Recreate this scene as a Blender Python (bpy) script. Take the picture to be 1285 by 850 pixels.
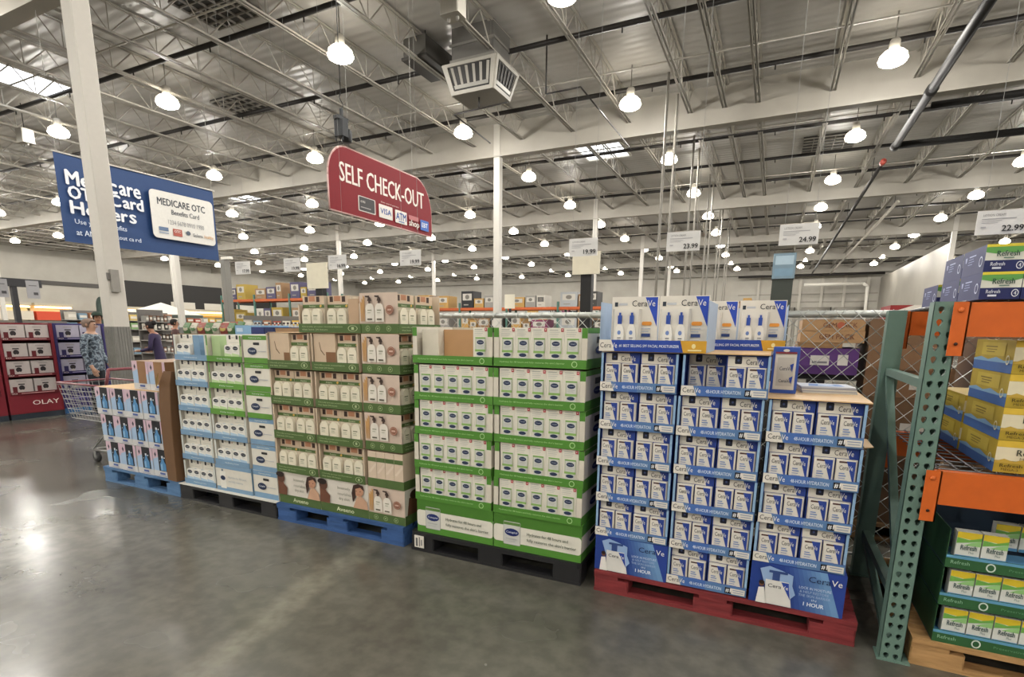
import bpy, bmesh, math, random
from mathutils import Vector, Matrix
random.seed(7)
PI = math.pi
for o in list(bpy.data.objects): bpy.data.objects.remove(o)
SC = bpy.context.scene
COL = SC.collection

# ------------------------------------------------------------------ camera
F_PX, PX, PY = 674.77, 637.75, 548.63
YAW, PITCH, ROLL, CAM_H = -0.450881, 0.196268, 0.008746, 1.5
_f = Vector((math.sin(YAW)*math.cos(PITCH), math.cos(YAW)*math.cos(PITCH), -math.sin(PITCH)))
_r = Vector((math.cos(YAW), -math.sin(YAW), 0)); _u = _r.cross(_f)
_r2 = math.cos(ROLL)*_r + math.sin(ROLL)*_u; _u2 = -math.sin(ROLL)*_r + math.cos(ROLL)*_u
cam = bpy.data.cameras.new('camera'); cam.sensor_fit = 'HORIZONTAL'; cam.sensor_width = 36
cam.lens = F_PX/1285*36; cam.shift_x = (642.5-PX)/1285; cam.shift_y = (PY-425)/1285
cam.clip_start = 0.05; cam.clip_end = 300
camo = bpy.data.objects.new('camera', cam); COL.objects.link(camo)
m = Matrix((( _r2.x, _u2.x, -_f.x, 0), (_r2.y, _u2.y, -_f.y, 0), (_r2.z, _u2.z, -_f.z, CAM_H), (0, 0, 0, 1)))
camo.matrix_world = m
SC.camera = camo
SC.view_settings.view_transform = 'Standard'; SC.view_settings.look = 'None'
SC.view_settings.gamma = 1; SC.view_settings.use_curve_mapping = False
SC.view_settings.exposure = 0.0
LAMP_W = 350.0          # one high-bay lamp
LENS_E = 14.0
UPLIGHT = 0.045        # what the lamp's reflector lets through upwards
w = bpy.data.worlds.new('world'); SC.world = w; w.use_nodes = True
w.node_tree.nodes['Background'].inputs[0].default_value = (0.6, 0.62, 0.65, 1)
w.node_tree.nodes['Background'].inputs[1].default_value = 0.1

# ------------------------------------------------------------------ materials
def lin(c):
    if isinstance(c, str):
        c = c.lstrip('#'); c = tuple(int(c[i:i+2], 16)/255 for i in (0, 2, 4))
    return tuple(((v/12.92) if v <= 0.04045 else ((v+0.055)/1.055)**2.4) for v in c)
MATS = {}
def C(col, rough=0.55, metal=0.0, noise=0.06, scale=18.0, spec=0.35):
    """procedural material: colour with a little noise in value and roughness"""
    key = (col, rough, metal, noise, scale, spec)
    if key in MATS: return MATS[key]
    mt = bpy.data.materials.new('mat_%s' % str(col).strip('#')); mt.use_nodes = True
    nt = mt.node_tree; b = nt.nodes['Principled BSDF']
    r, g, bl = lin(col)
    tc = nt.nodes.new('ShaderNodeTexCoord'); nz = nt.nodes.new('ShaderNodeTexNoise')
    nz.inputs['Scale'].default_value = scale; nz.inputs['Detail'].default_value = 3
    nt.links.new(tc.outputs['Object'], nz.inputs['Vector'])
    mx = nt.nodes.new('ShaderNodeMix'); mx.data_type = 'RGBA'
    mx.inputs['A'].default_value = (r*(1-noise*1.6), g*(1-noise*1.6), bl*(1-noise*1.6), 1)
    mx.inputs['B'].default_value = (min(1, r*(1+noise)), min(1, g*(1+noise)), min(1, bl*(1+noise)), 1)
    nt.links.new(nz.outputs['Fac'], mx.inputs['Factor']); nt.links.new(mx.outputs['Result'], b.inputs['Base Color'])
    b.inputs['Roughness'].default_value = rough; b.inputs['Metallic'].default_value = metal
    b.inputs['Specular IOR Level'].default_value = spec
    MATS[key] = mt; return mt
def EM(col, strength, add=False, tr=0.95):
    key = ('em', col, strength, add, tr)
    if key in MATS: return MATS[key]
    mt = bpy.data.materials.new('glow_%s' % str(col).strip('#')); mt.use_nodes = True
    nt = mt.node_tree; nt.nodes.remove(nt.nodes['Principled BSDF']); out = nt.nodes['Material Output']
    e = nt.nodes.new('ShaderNodeEmission'); e.inputs[0].default_value = (*lin(col), 1); e.inputs[1].default_value = strength
    if add:                       # glowing clear refractor: emits and lets light through
        t = nt.nodes.new('ShaderNodeBsdfTransparent'); t.inputs[0].default_value = (tr, tr, tr, 1)
        a = nt.nodes.new('ShaderNodeAddShader'); nt.links.new(e.outputs[0], a.inputs[0]); nt.links.new(t.outputs[0], a.inputs[1])
        nt.links.new(a.outputs[0], out.inputs[0]); mt.cycles.emission_sampling = 'NONE'
    else:
        nt.links.new(e.outputs[0], out.inputs[0])
    MATS[key] = mt; return mt
def ramp_mat(name, stops, scale, rough, detail=6, bump=0.0, vec_scale=(1, 1, 1), metal=0, dist=0.0, coord='Object'):
    mt = bpy.data.materials.new(name); mt.use_nodes = True
    nt = mt.node_tree; b = nt.nodes['Principled BSDF']
    tc = nt.nodes.new('ShaderNodeTexCoord'); mp = nt.nodes.new('ShaderNodeMapping'); mp.inputs['Scale'].default_value = vec_scale
    nz = nt.nodes.new('ShaderNodeTexNoise'); nz.inputs['Scale'].default_value = scale; nz.inputs['Detail'].default_value = detail
    nz.inputs['Distortion'].default_value = dist
    cr = nt.nodes.new('ShaderNodeValToRGB')
    el = cr.color_ramp.elements
    while len(el) < len(stops): el.new(0.5)
    for e, (p, c) in zip(el, stops): e.position = p; e.color = (*lin(c), 1)
    nt.links.new(tc.outputs[coord], mp.inputs[0]); nt.links.new(mp.outputs[0], nz.inputs['Vector'])
    nt.links.new(nz.outputs['Fac'], cr.inputs[0]); nt.links.new(cr.outputs[0], b.inputs['Base Color'])
    b.inputs['Roughness'].default_value = rough; b.inputs['Metallic'].default_value = metal
    if bump:
        bp = nt.nodes.new('ShaderNodeBump'); bp.inputs['Strength'].default_value = bump; bp.inputs['Distance'].default_value = 0.02
        nt.links.new(nz.outputs['Fac'], bp.inputs['Height']); nt.links.new(bp.outputs[0], b.inputs['Normal'])
    return mt

def floor_material():
    mt = bpy.data.materials.new('polished_concrete'); mt.use_nodes = True
    nt = mt.node_tree; b = nt.nodes['Principled BSDF']; L = nt.links
    tc = nt.nodes.new('ShaderNodeTexCoord')
    def noise(sc, det, dist=0.0):
        n = nt.nodes.new('ShaderNodeTexNoise'); n.inputs['Scale'].default_value = sc; n.inputs['Detail'].default_value = det
        n.inputs['Distortion'].default_value = dist; L.new(tc.outputs['Object'], n.inputs['Vector']); return n
    n1 = noise(0.7, 4); n2 = noise(11.0, 6); n3 = noise(1.6, 3)
    cr = nt.nodes.new('ShaderNodeValToRGB'); e = cr.color_ramp.elements
    e[0].position = 0.3; e[0].color = (*lin('#4c4a43'), 1); e[1].position = 0.72; e[1].color = (*lin('#6d6b62'), 1)
    L.new(n1.outputs['Fac'], cr.inputs[0])
    cr2 = nt.nodes.new('ShaderNodeValToRGB'); e = cr2.color_ramp.elements
    e[0].position = 0.38; e[0].color = (0.76, 0.76, 0.76, 1); e[1].position = 0.64; e[1].color = (1.12, 1.12, 1.1, 1)
    L.new(n2.outputs['Fac'], cr2.inputs[0])
    mu = nt.nodes.new('ShaderNodeMix'); mu.data_type = 'RGBA'; mu.blend_type = 'MULTIPLY'; mu.inputs['Factor'].default_value = 0.75
    L.new(cr.outputs[0], mu.inputs['A']); L.new(cr2.outputs[0], mu.inputs['B'])
    # worn pale wheel track crossing the aisle: distance to a line, broken up by noise
    sx = nt.nodes.new('ShaderNodeSeparateXYZ'); L.new(tc.outputs['Object'], sx.inputs[0])
    def math_(op, a, bb=None):
        n = nt.nodes.new('ShaderNodeMath'); n.operation = op
        for i, v in enumerate((a, bb)):
            if v is None: continue
            if isinstance(v, (int, float)): n.inputs[i].default_value = v
            else: L.new(v, n.inputs[i])
        return n.outputs[0]
    # line through TRK0 with normal TRKN
    d = math_('ADD', math_('MULTIPLY', sx.outputs[0], TRKN[0]), math_('MULTIPLY', sx.outputs[1], TRKN[1]))
    d = math_('SUBTRACT', d, TRKC)
    d = math_('ADD', d, math_('MULTIPLY', math_('SUBTRACT', n3.outputs['Fac'], 0.5), 0.22))
    band = nt.nodes.new('ShaderNodeMapRange'); band.inputs[1].default_value = 0.03; band.inputs[2].default_value = 0.13
    band.inputs[3].default_value = 0.32; band.inputs[4].default_value = 0.0
    L.new(math_('ABSOLUTE', d), band.inputs[0])
    bf = math_('MULTIPLY', band.outputs[0], n2.outputs['Fac'])
    mx = nt.nodes.new('ShaderNodeMix'); mx.data_type = 'RGBA'
    L.new(bf, mx.inputs['Factor']); L.new(mu.outputs['Result'], mx.inputs['A']); mx.inputs['B'].default_value = (*lin('#b9b4a0'), 1)
    L.new(mx.outputs['Result'], b.inputs['Base Color'])
    rr = nt.nodes.new('ShaderNodeMapRange'); rr.inputs[1].default_value = 0.3; rr.inputs[2].default_value = 0.7
    rr.inputs[3].default_value = 0.17; rr.inputs[4].default_value = 0.30
    L.new(n3.outputs['Fac'], rr.inputs[0]); L.new(rr.outputs[0], b.inputs['Roughness'])
    b.inputs['Specular IOR Level'].default_value = 0.6
    bp = nt.nodes.new('ShaderNodeBump'); bp.inputs['Strength'].default_value = 0.02; bp.inputs['Distance'].default_value = 0.003
    L.new(n2.outputs['Fac'], bp.inputs['Height']); L.new(bp.outputs[0], b.inputs['Normal'])
    return mt
TRKA, TRKB = Vector((-2.45, 2.7)), Vector((-2.15, 1.32))
_t = (TRKB-TRKA).normalized(); TRKN = (-_t.y, _t.x); TRKC = TRKN[0]*TRKA.x + TRKN[1]*TRKA.y

def deck_material():
    mt = bpy.data.materials.new('white_roof_deck'); mt.use_nodes = True
    nt = mt.node_tree; b = nt.nodes['Principled BSDF']; L = nt.links
    tc = nt.nodes.new('ShaderNodeTexCoord'); wv = nt.nodes.new('ShaderNodeTexWave'); wv.bands_direction = 'Y'
    wv.inputs['Scale'].default_value = 1.1; wv.inputs['Distortion'].default_value = 0.15
    L.new(tc.outputs['Object'], wv.inputs['Vector'])
    nz = nt.nodes.new('ShaderNodeTexNoise'); nz.inputs['Scale'].default_value = 0.6; nz.inputs['Detail'].default_value = 5
    L.new(tc.outputs['Object'], nz.inputs['Vector'])
    cr = nt.nodes.new('ShaderNodeValToRGB'); e = cr.color_ramp.elements
    e[0].position = 0.3; e[0].color = (*lin('#a9a6a1'), 1); e[1].position = 0.75; e[1].color = (*lin('#bebbb6'), 1)
    L.new(nz.outputs['Fac'], cr.inputs[0]); L.new(cr.outputs[0], b.inputs['Base Color'])
    bp = nt.nodes.new('ShaderNodeBump'); bp.inputs['Strength'].default_value = 0.5; bp.inputs['Distance'].default_value = 0.03
    L.new(wv.outputs['Fac'], bp.inputs['Height']); L.new(bp.outputs[0], b.inputs['Normal'])
    b.inputs['Roughness'].default_value = 0.45
    return mt

# ------------------------------------------------------------------ mesh builder
TEXT = {}
def text_geo(s, bold=0.0):
    k = (s, bold)
    if k in TEXT: return TEXT[k]
    cu = bpy.data.curves.new('lettering', 'FONT'); cu.body = s; cu.size = 1; cu.resolution_u = 2; cu.fill_mode = 'FRONT'; cu.offset = bold
    o = bpy.data.objects.new('lettering', cu)
    me = bpy.data.meshes.new_from_object(o)
    vs = [(v.co.x, v.co.y) for v in me.vertices]; fs = [tuple(p.vertices) for p in me.polygons]
    bpy.data.objects.remove(o); bpy.data.curves.remove(cu); bpy.data.meshes.remove(me)
    xs = [v[0] for v in vs]; ys = [v[1] for v in vs]
    x0, x1, y0, y1 = min(xs), max(xs), min(ys), max(ys)
    TEXT[k] = ([((x-x0)/(x1-x0), (y-y0)/(y1-y0)) for x, y in vs], fs); return TEXT[k]

class MB:
    def __init__(s): s.v = []; s.f = []; s.m = []; s.mats = []; s.sm = []
    def mi(s, mat):
        if isinstance(mat, str): mat = C(mat)
        if mat not in s.mats: s.mats.append(mat)
        return s.mats.index(mat)
    def add(s, vs, fs, mat, smooth=False):
        n = len(s.v); s.v += [tuple(v) for v in vs]; k = s.mi(mat)
        for f in fs: s.f.append(tuple(i+n for i in f)); s.m.append(k); s.sm.append(smooth)
        return s
    def box(s, x0, y0, z0, x1, y1, z1, mat, b=0.0):
        if b <= 0:
            vs = [(x0,y0,z0),(x1,y0,z0),(x1,y1,z0),(x0,y1,z0),(x0,y0,z1),(x1,y0,z1),(x1,y1,z1),(x0,y1,z1)]
            return s.add(vs, [(3,2,1,0),(4,5,6,7),(0,1,5,4),(1,2,6,5),(2,3,7,6),(3,0,4,7)], mat)
        # vertical edges chamfered
        pts = [(x0+b,y0),(x1-b,y0),(x1,y0+b),(x1,y1-b),(x1-b,y1),(x0+b,y1),(x0,y1-b),(x0,y0+b)]
        return s.prism(pts, z0, z1, mat)
    def prism(s, pts, z0, z1, mat):
        n = len(pts); vs = [(x,y,z0) for x,y in pts]+[(x,y,z1) for x,y in pts]
        fs = [tuple(range(n-1,-1,-1)), tuple(range(n,2*n))]+[(i,(i+1)%n,n+(i+1)%n,n+i) for i in range(n)]
        return s.add(vs, fs, mat)
    def ext_y(s, pts, y0, y1, mat):      # polygon in xz, extruded along y
        n = len(pts); vs = [(x,y0,z) for x,z in pts]+[(x,y1,z) for x,z in pts]
        fs = [tuple(range(n)), tuple(range(2*n-1,n-1,-1))]+[((i+1)%n,i,n+i,n+(i+1)%n) for i in range(n)]
        return s.add(vs, fs, mat)
    def ext_x(s, pts, x0, x1, mat):      # polygon in yz, extruded along x
        n = len(pts); vs = [(x0,y,z) for y,z in pts]+[(x1,y,z) for y,z in pts]
        fs = [tuple(range(n-1,-1,-1)), tuple(range(n,2*n))]+[(i,(i+1)%n,n+(i+1)%n,n+i) for i in range(n)]
        return s.add(vs, fs, mat)
    def bar(s, a, b, r, mat, n=6, r2=None, smooth=True):
        a, b = Vector(a), Vector(b); d = (b-a)
        if d.length < 1e-7: return s
        d.normalize(); u = d.orthogonal().normalized(); w_ = d.cross(u)
        r2 = r if r2 is None else r2; vs = []
        for p, rr in ((a, r), (b, r2)):
            for i in range(n):
                t = 2*PI*(i+0.5)/n; vs.append(p + u*math.cos(t)*rr + w_*math.sin(t)*rr)
        fs = [(i,(i+1)%n,n+(i+1)%n,n+i) for i in range(n)]+[tuple(range(n-1,-1,-1)), tuple(range(n,2*n))]
        return s.add(vs, fs, mat, smooth and n > 4)
    def tube(s, pts, r, mat, n=6):
        for a, b in zip(pts[:-1], pts[1:]): s.bar(a, b, r, mat, n)
        return s
    def lathe(s, prof, mat, cx=0, cy=0, cz=0, n=16, sy=1.0, smooth=True):
        vs = []; k = len(prof)
        for i in range(n):
            t = 2*PI*i/n
            for r, z in prof: vs.append((cx+r*math.cos(t), cy+r*math.sin(t)*sy, cz+z))
        fs = []
        for i in range(n):
            j = (i+1) % n
            for q in range(k-1): fs.append((i*k+q, j*k+q, j*k+q+1, i*k+q+1))
        return s.add(vs, fs, mat, smooth)
    def build(s, name, parent=None, loc=None, rz=0.0):
        o = bpy.data.objects.new(name, s.mesh(name)); return put(o, parent, loc, rz)
    def mesh(s, name):
        me = bpy.data.meshes.new(name); me.from_pydata(s.v, [], s.f)
        for mt in s.mats: me.materials.append(mt)
        me.polygons.foreach_set('material_index', s.m); me.polygons.foreach_set('use_smooth', s.sm)
        me.update(); return me
    # ---- flat print: thin layers on a face.  origin o, axes ax (right), up (z), nrm (towards viewer)
    def art(s, items, w, h, o=(0, 0, 0), ax=(1, 0, 0), nr=(0, -1, 0), e=0.0006):
        o = Vector(o); ax = Vector(ax); nr = Vector(nr); up = Vector((0, 0, 1)); lay = 0
        def P(x, z): return o + ax*(x*w) + up*(z*h) + nr*(lay*e)
        for it in items:
            k = it[0]; lay += 1
            if k == 'r':
                _, x0, z0, x1, z1, c = it
                s.add([P(x0,z0),P(x1,z0),P(x1,z1),P(x0,z1)], [(0,1,2,3)], c)
            elif k == 'p':
                s.add([P(x,z) for x, z in it[1]], [tuple(range(len(it[1])))], it[2])
            elif k == 'e':
                _, cx, cz, rx, rz, c = it[:6]; n = it[6] if len(it) > 6 else 14
                s.add([P(cx+rx*math.cos(2*PI*i/n), cz+rz*math.sin(2*PI*i/n)) for i in range(n)], [tuple(range(n))], c)
            elif k == 'o':      # ring outline
                _, cx, cz, rx, rz, t, c = it; n = 14; vs = []
                for i in range(n):
                    a = 2*PI*i/n; vs += [P(cx+rx*math.cos(a), cz+rz*math.sin(a)), P(cx+rx*(1-t)*math.cos(a), cz+rz*(1-t)*math.sin(a))]
                s.add(vs, [(2*i, (2*i+2)%(2*n), (2*i+3)%(2*n), 2*i+1) for i in range(n)], c)
            elif k == 'rr':     # rounded rectangle (radius given in metres)
                _, x0, z0, x1, z1, rad, c = it; pts = []
                rx, rz = rad/w, rad/h
                for cx, cz, a0 in ((x1-rx,z1-rz,0),(x0+rx,z1-rz,90),(x0+rx,z0+rz,180),(x1-rx,z0+rz,270)):
                    for q in range(5):
                        a = math.radians(a0+q*22.5); pts.append((cx+rx*math.cos(a), cz+rz*math.sin(a)))
                s.add([P(x,z) for x, z in pts], [tuple(range(len(pts)))], c)
            elif k == 't':
                _, tx, x0, z0, x1, z1, c = it[:7]; vs, fs = text_geo(tx); bo = it[7] if len(it) > 7 else 0.0
                sh = [(0, 0)] if bo <= 0 else [(-bo, 0), (bo, 0)] if bo < .015 else [(-bo, 0), (bo, 0), (0, bo), (0, -bo)]
                hh = (z1-z0)*h/w*1.6
                for dx, dz in sh:
                    lay += .5; s.add([P(x0+(x1-x0)*a+dx*hh, z0+(z1-z0)*(b+dz*1.2)) for a, b in vs], fs, c)
        return s

def put(o, parent=None, loc=None, rz=0.0):
    COL.objects.link(o)
    if parent is not None: o.parent = parent
    if loc is not None: o.location = loc
    if rz: o.rotation_euler = (0, 0, rz)
    return o
def inst(name, me, parent=None, loc=None, rz=0.0):
    return put(bpy.data.objects.new(name, me), parent, loc, rz)
def tag(o, label=None, cat=None, group=None, kind=None):
    if label: o['label'] = label
    if cat: o['category'] = cat
    if group: o['group'] = group
    if kind: o['kind'] = kind
    return o
def thing(name, label, cat, loc=(0, 0, 0), rz=0.0, group=None):
    o = bpy.data.objects.new(name, None); o.empty_display_size = 0.05
    put(o, None, loc, rz); return tag(o, label, cat, group)
MC = {}
def cached(key, fn):
    if key not in MC: MC[key] = fn()
    return MC[key]
ORD = ['leftmost', 'second', 'third', 'fourth', 'fifth', 'sixth', 'seventh', 'eighth', 'ninth', 'tenth', 'eleventh', 'twelfth']
ORD += ['thirteenth', 'fourteenth', 'fifteenth', 'sixteenth', 'seventeenth', 'eighteenth', 'nineteenth', 'twentieth']
ROW = ['top', 'second', 'third', 'fourth', 'fifth', 'sixth', 'seventh']

WHITE = '#d9d4ca'; OFFW = '#cfc8bb'; CARD = '#b18a62'; TAN = '#c9a77c'; BLACK = '#17171a'
STEEL = C('#c9c5bc', 0.5)

# ------------------------------------------------------------------ setting
X0, X1, Y0, Y1 = -57.0, 17.0, -11.5, 66.0
DECK_Z = 8.5
def struct(name, mb, parent=None):
    o = mb.build(name, parent)
    if parent is None: o['kind'] = 'structure'
    return o
struct('floor', MB().box(X0, Y0, -0.1, X1, Y1, 0, floor_material()))
ceiling = struct('ceiling', MB().box(X0, Y0, DECK_Z, X1, Y1, DECK_Z+0.15, deck_material()))
wallm = ramp_mat('painted_wall', [(0.3, '#9d988e'), (0.7, '#aeaaa0')], 0.5, 0.7)
back = struct('wall_back', MB().box(X0, Y1, 0, X1, Y1+0.2, 8.6, wallm))
left = struct('wall_left', MB().box(X0-0.2, Y0, 0, X0, Y1, 8.6, wallm))
struct('wall_right', MB().box(X1, Y0, 0, X1+0.2, Y1, 8.6, wallm))
struct('wall_front', MB().box(X0, Y0-0.2, 0, X1, Y0, 8.6, wallm))

framing = bpy.data.objects.new('trim_1', None); put(framing); framing['kind'] = 'structure'
GIRD_Y = [-5.2, 6.5, 18.2, 29.9, 41.6, 53.3, 65.0]
gm = ramp_mat('girder_paint', [(0.3, '#9a958b'), (0.7, '#a9a49a')], 0.8, 0.5)
gme = MB().box(X0, -0.09, 7.46, X1, 0.09, 8.5, gm).box(X0, -0.16, 7.43, X1, 0.16, 7.47, gm).mesh('girder')
for y in GIRD_Y: inst('girder', gme, framing, (0, y, 0))
# open web joists, one per bay
jm = C('#a9a49a', 0.5, noise=0.04)
jb = MB(); L = 11.7-0.2; N = 11
for sx_ in (-0.045, 0.045):
    jb.box(sx_-0.03, 0, 7.86, sx_+0.03, L, 7.875, jm).box(sx_-0.012+0.018*(1 if sx_ > 0 else -1)*0-0.004, 0, 7.86, sx_+0.004, L, 7.915, jm)
    jb.box(sx_-0.03, 0, 8.46, sx_+0.03, L, 8.475, jm)
for i in range(N):
    a = L*i/N; bb = L*(i+0.5)/N; c = L*(i+1)/N
    jb.bar((0, a, 8.46), (0, bb, 7.87), 0.017, jm, 4); jb.bar((0, bb, 7.87), (0, c, 8.46), 0.017, jm, 4)
    jb.bar((0, bb, 7.87), (0, bb, 8.46), 0.012, jm, 4)
jme = jb.mesh('joist')
JX = [-2.85+1.83*k for k in range(-29, 11)] 
JX = [x for x in JX if X0 < x < X1] + [-1.9]
for y in GIRD_Y[:-1]:
    for x in JX: inst('joist', jme, framing, (x, y+0.1, 0))
# cross bridging rods (pale rods running across the joists)
brm = MB().bar((X0, 0, 7.9), (X1, 0, 7.9), 0.02, jm, 5).mesh('bridging_rod')
for y in GIRD_Y[:-1]:
    for d in (2.1, 8.2): inst('bridging_rod', brm, framing, (0, y+d, 0))
# dark sprinkler lines between the chords
pm = C('#2b2826', 0.5, 0.2)
spm = MB().bar((X0, 0, 8.14), (X1, 0, 8.14), 0.06, pm, 8)
for i in range(24):
    x = X0+1.5+i*3.05; spm.bar((x, 0, 8.14), (x, 0, 7.98), 0.018, pm, 5)
spm = spm.mesh('sprinkler_pipe')
for y in GIRD_Y[:-1]:
    for d in (3.35, 6.65, 9.95): inst('sprinkler_pipe', spm, framing, (0, y+d, 0))

# main pipes on the right
mp = C('#1f1e1d', 0.6, 0.0, spec=.2)
ZP = 7.26
o = MB().bar((2.86, 7, ZP), (2.86, 21.75, ZP), 0.105, mp, 14).bar((2.86, 21.7, ZP), (16.5, 21.7, ZP), 0.105, mp, 14)
o.bar((2.86, 17.2, ZP), (2.86, 17.5, ZP), 0.13, mp, 14).bar((2.86, 21.5, ZP), (2.86, 21.83, ZP), 0.13, mp, 14)
for y in (9.0, 13.5, 20.0): o.bar((2.86, y, ZP), (2.86, y, 8.49), .012, mp, 5)
o = tag(o.build('fire_main_pipe'), 'thick dark steel fire main with an elbow under the roof', 'pipe')
o = MB().bar((2.8, 23.5, ZP), (2.8, 62.5, ZP), 0.07, C('#2c2a28', 0.6, 0.0), 10).bar((2.8, 23.4, ZP), (2.8, 23.65, ZP), 0.095, C('#8a3a30'), 10)
for y in (26, 34, 44, 56): o.bar((2.8, y, ZP), (2.8, y, 8.49), .012, mp, 5)
tag(o.build('branch_pipe'), 'long dark branch pipe with a red coupling running away overhead', 'pipe')
o = MB().bar((3.1, 18.55, 7.3), (16.8, 18.55, 7.3), 0.085, mp, 12)
for x in (5.0, 9.0, 14.0): o.bar((x, 18.55, 7.3), (x, 18.55, 8.49), .012, mp, 5)
tag(o.build('cross_pipe'), 'thick dark pipe crossing to the right wall above the elbow', 'pipe')
o = MB().bar((4.35, 30.2, 7.2), (4.35, 62.5, 7.2), 0.065, C('#b7b1a6'), 10)
for y in (31, 40, 50, 60): o.bar((4.35, y, 7.2), (4.35, y, 8.49), .01, mp, 5)
tag(o.build('conduit'), 'pale round conduit receding below the joists on the right', 'conduit')

# skylight and dark roof hatches
def skylight(x0, y0, x1, y1):
    f = MB()
    f.box(x0-.06, y0-.06, 8.42, x1+.06, y0, 8.5, STEEL).box(x0-.06, y1, 8.42, x1+.06, y1+.06, 8.5, STEEL)
    f.box(x0-.06, y0, 8.42, x0, y1, 8.5, STEEL).box(x1, y0, 8.42, x1+.06, y1, 8.5, STEEL)
    k = f.build('skylight', ceiling); MB().box(x0, y0, 8.47, x1, y1, 8.49, EM('#f4f6f8', 3.0)).build('skylight_pane', k)
skylight(-21.0, 8.0, -19.4, 10.4)
skylight(-7.6, 20.9, -5.9, 23.2); skylight(-27.5, 20.5, -25.9, 22.9)
def hatch(x0, y0, x1, y1):
    f = MB().box(x0, y0, 8.44, x1, y1, 8.49, '#3a3835'); k = f.build('roof_hatch', ceiling)
    g = MB(); n = 5
    for i in range(n+1):
        g.box(x0+(x1-x0)*i/n-.015, y0, 8.40, x0+(x1-x0)*i/n+.015, y1, 8.44, '#8d8880')
        g.box(x0, y0+(y1-y0)*i/n-.015, 8.40, x1, y0+(y1-y0)*i/n+.015, 8.44, '#8d8880')
    g.build('grating', k)
hatch(-12.5, 8.7, -11.0, 9.9); hatch(-.2, 12.4, 1.3, 13.9); hatch(0.3, 23.9, 2.0, 25.6); hatch(-16.6, 12.6, -15.2, 13.9)
hatch(6.2, 21.0, 9.4, 23.0)

# columns
cm = C('#c2beb6', 0.5, noise=0.03); cg = ramp_mat('grey_column_paint', [(0.3, '#6f6e6a'), (0.7, '#807f7a')], 3, 0.55)
def column(x, y, wd, label, top=8.48, ribs=False, col=None):
    t = thing('steel_column', label, 'column', (x, y, 0), 0, 'steel columns')
    h = wd/2
    MB().box(-h, -h, 1.5, h, h, top, col or cm, 0.012).build('shaft', t)
    g = MB().box(-h-.006, -h-.006, 0.02, h+.006, h+.006, 1.5, cg if not col else col, 0.012)
    for i in range(6):
        q = -h+wd*(i+.5)/6
        g.box(q-.006, -h-.012, 0.02, q+.006, -h-.004, 1.5, cg).box(h+.004, q-.006, 0.02, h+.012, q+.006, 1.5, cg)
    g.build('painted_base', t); MB().box(-h-.06, -h-.06, 0, h+.06, h+.06, 0.02, '#5b5955').build('base_plate', t)
    return t
k = column(-9.3, 5.07, 0.25, 'near white square column with grey base left of the pallet row')
MB().box(0.128, -.09, 2.02, 0.19, 0.02, 2.35, '#8f8c86').box(0.128, -.13, 2.2, 0.16, -.09, 2.3, '#6c6965').build('junction_box', k)
for i, y in enumerate((18.2, 29.9, 41.6, 53.3)):
    column(-9.3, y, 0.24, ['white column under the girder behind the green cream stack', 'thin white column behind the blank white sign post',
        'third white column receding behind the white face cream packs', 'farthest white column of the middle line'][i])
for i, y in enumerate((18.2, 29.9, 41.6)):
    column(-27.6, y, 0.24, ['white column below the right end of the blue banner', 'far white column above the beige lotion stack',
        'far white column right of the red hanging sign'][i])
column(-45.9, 18.2, 0.24, 'far white column at the left edge of the photo')
column(-45.9, 29.9, 0.24, 'far white column left of the canopy tent')
column(9.0, 41.6, 0.24, 'white column in front of the dock doors on the right')
k = column(-19.6, 14.9, 0.26, 'dark grey post with a white camera on top', 4.1, col=C('#77756f'))
MB().box(-.05, -.12, 4.1, .45, .02, 4.2, WHITE).build('camera_arm', k)

# vertical conduit poles behind the blue and white stack, in pairs
pole = MB().bar((0, 0, 0), (0, 0, 7.9), 0.035, C('#7d7971', 0.55), 8)
pme = pole.mesh('rod'); foot = MB().box(-.09, -.09, 0, .09, .09, .02, '#77746e').mesh('foot_plate')
k = 0
for i, y in enumerate((15.3, 20.2, 25.2, 30.2, 35.2)):
    for q, dy in enumerate((0, 1.4)):
        t = thing('tall_rod', 'tall thin grey rod rising to the roof, %s of the row of rods' % ORD[k], 'rod', (-3.0, y+dy, 0), 0, 'tall grey rods'); k += 1
        inst('rod', pme, t); inst('foot_plate', foot, t)

# ------------------------------------------------------------------ high bay lamps
lens = MB().lathe([(0.0, -.10), (0.18, -.09), (0.29, -.04), (0.32, 0.03)], EM('#fff4dd', LENS_E, True), n=18).mesh('lamp_lens')
refl = MB().lathe([(0.32, 0.031), (0.29, 0.12), (0.21, 0.19), (0.10, 0.23)], EM('#fff4dd', LENS_E*.8, True, UPLIGHT), n=18).mesh('lamp_reflector')
hous = MB().lathe([(0, .44), (.09, .44), (.12, .40), (.12, .24), (.10, .22), (0, .22)], C('#b9b5ad', 0.4), n=14).bar((0, 0, .48), (0, 0, .995), .015, C('#8d8a84'), 6).mesh('lamp_housing')
rim = MB()
for i in range(18):
    a, b_ = 2*PI*i/18, 2*PI*(i+1)/18
    rim.bar((.325*math.cos(a), .325*math.sin(a), .03), (.325*math.cos(b_), .325*math.sin(b_), .03), .008, C('#8f8b84'), 4)
rim = rim.mesh('lamp_rim')
bulb = bpy.data.lights.new('lamp_bulb', 'POINT'); bulb.energy = LAMP_W; bulb.color = (1.0, 0.97, 0.92); bulb.shadow_soft_size = 0.16
LX = [13.0, 7.3, 1.65, -3.93, -9.5, -15.4, -21.2, -27.0, -32.8, -38.6, -44.4, -50.2]
LY = [10.5+5.37*k for k in range(-4, 10)]
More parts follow.
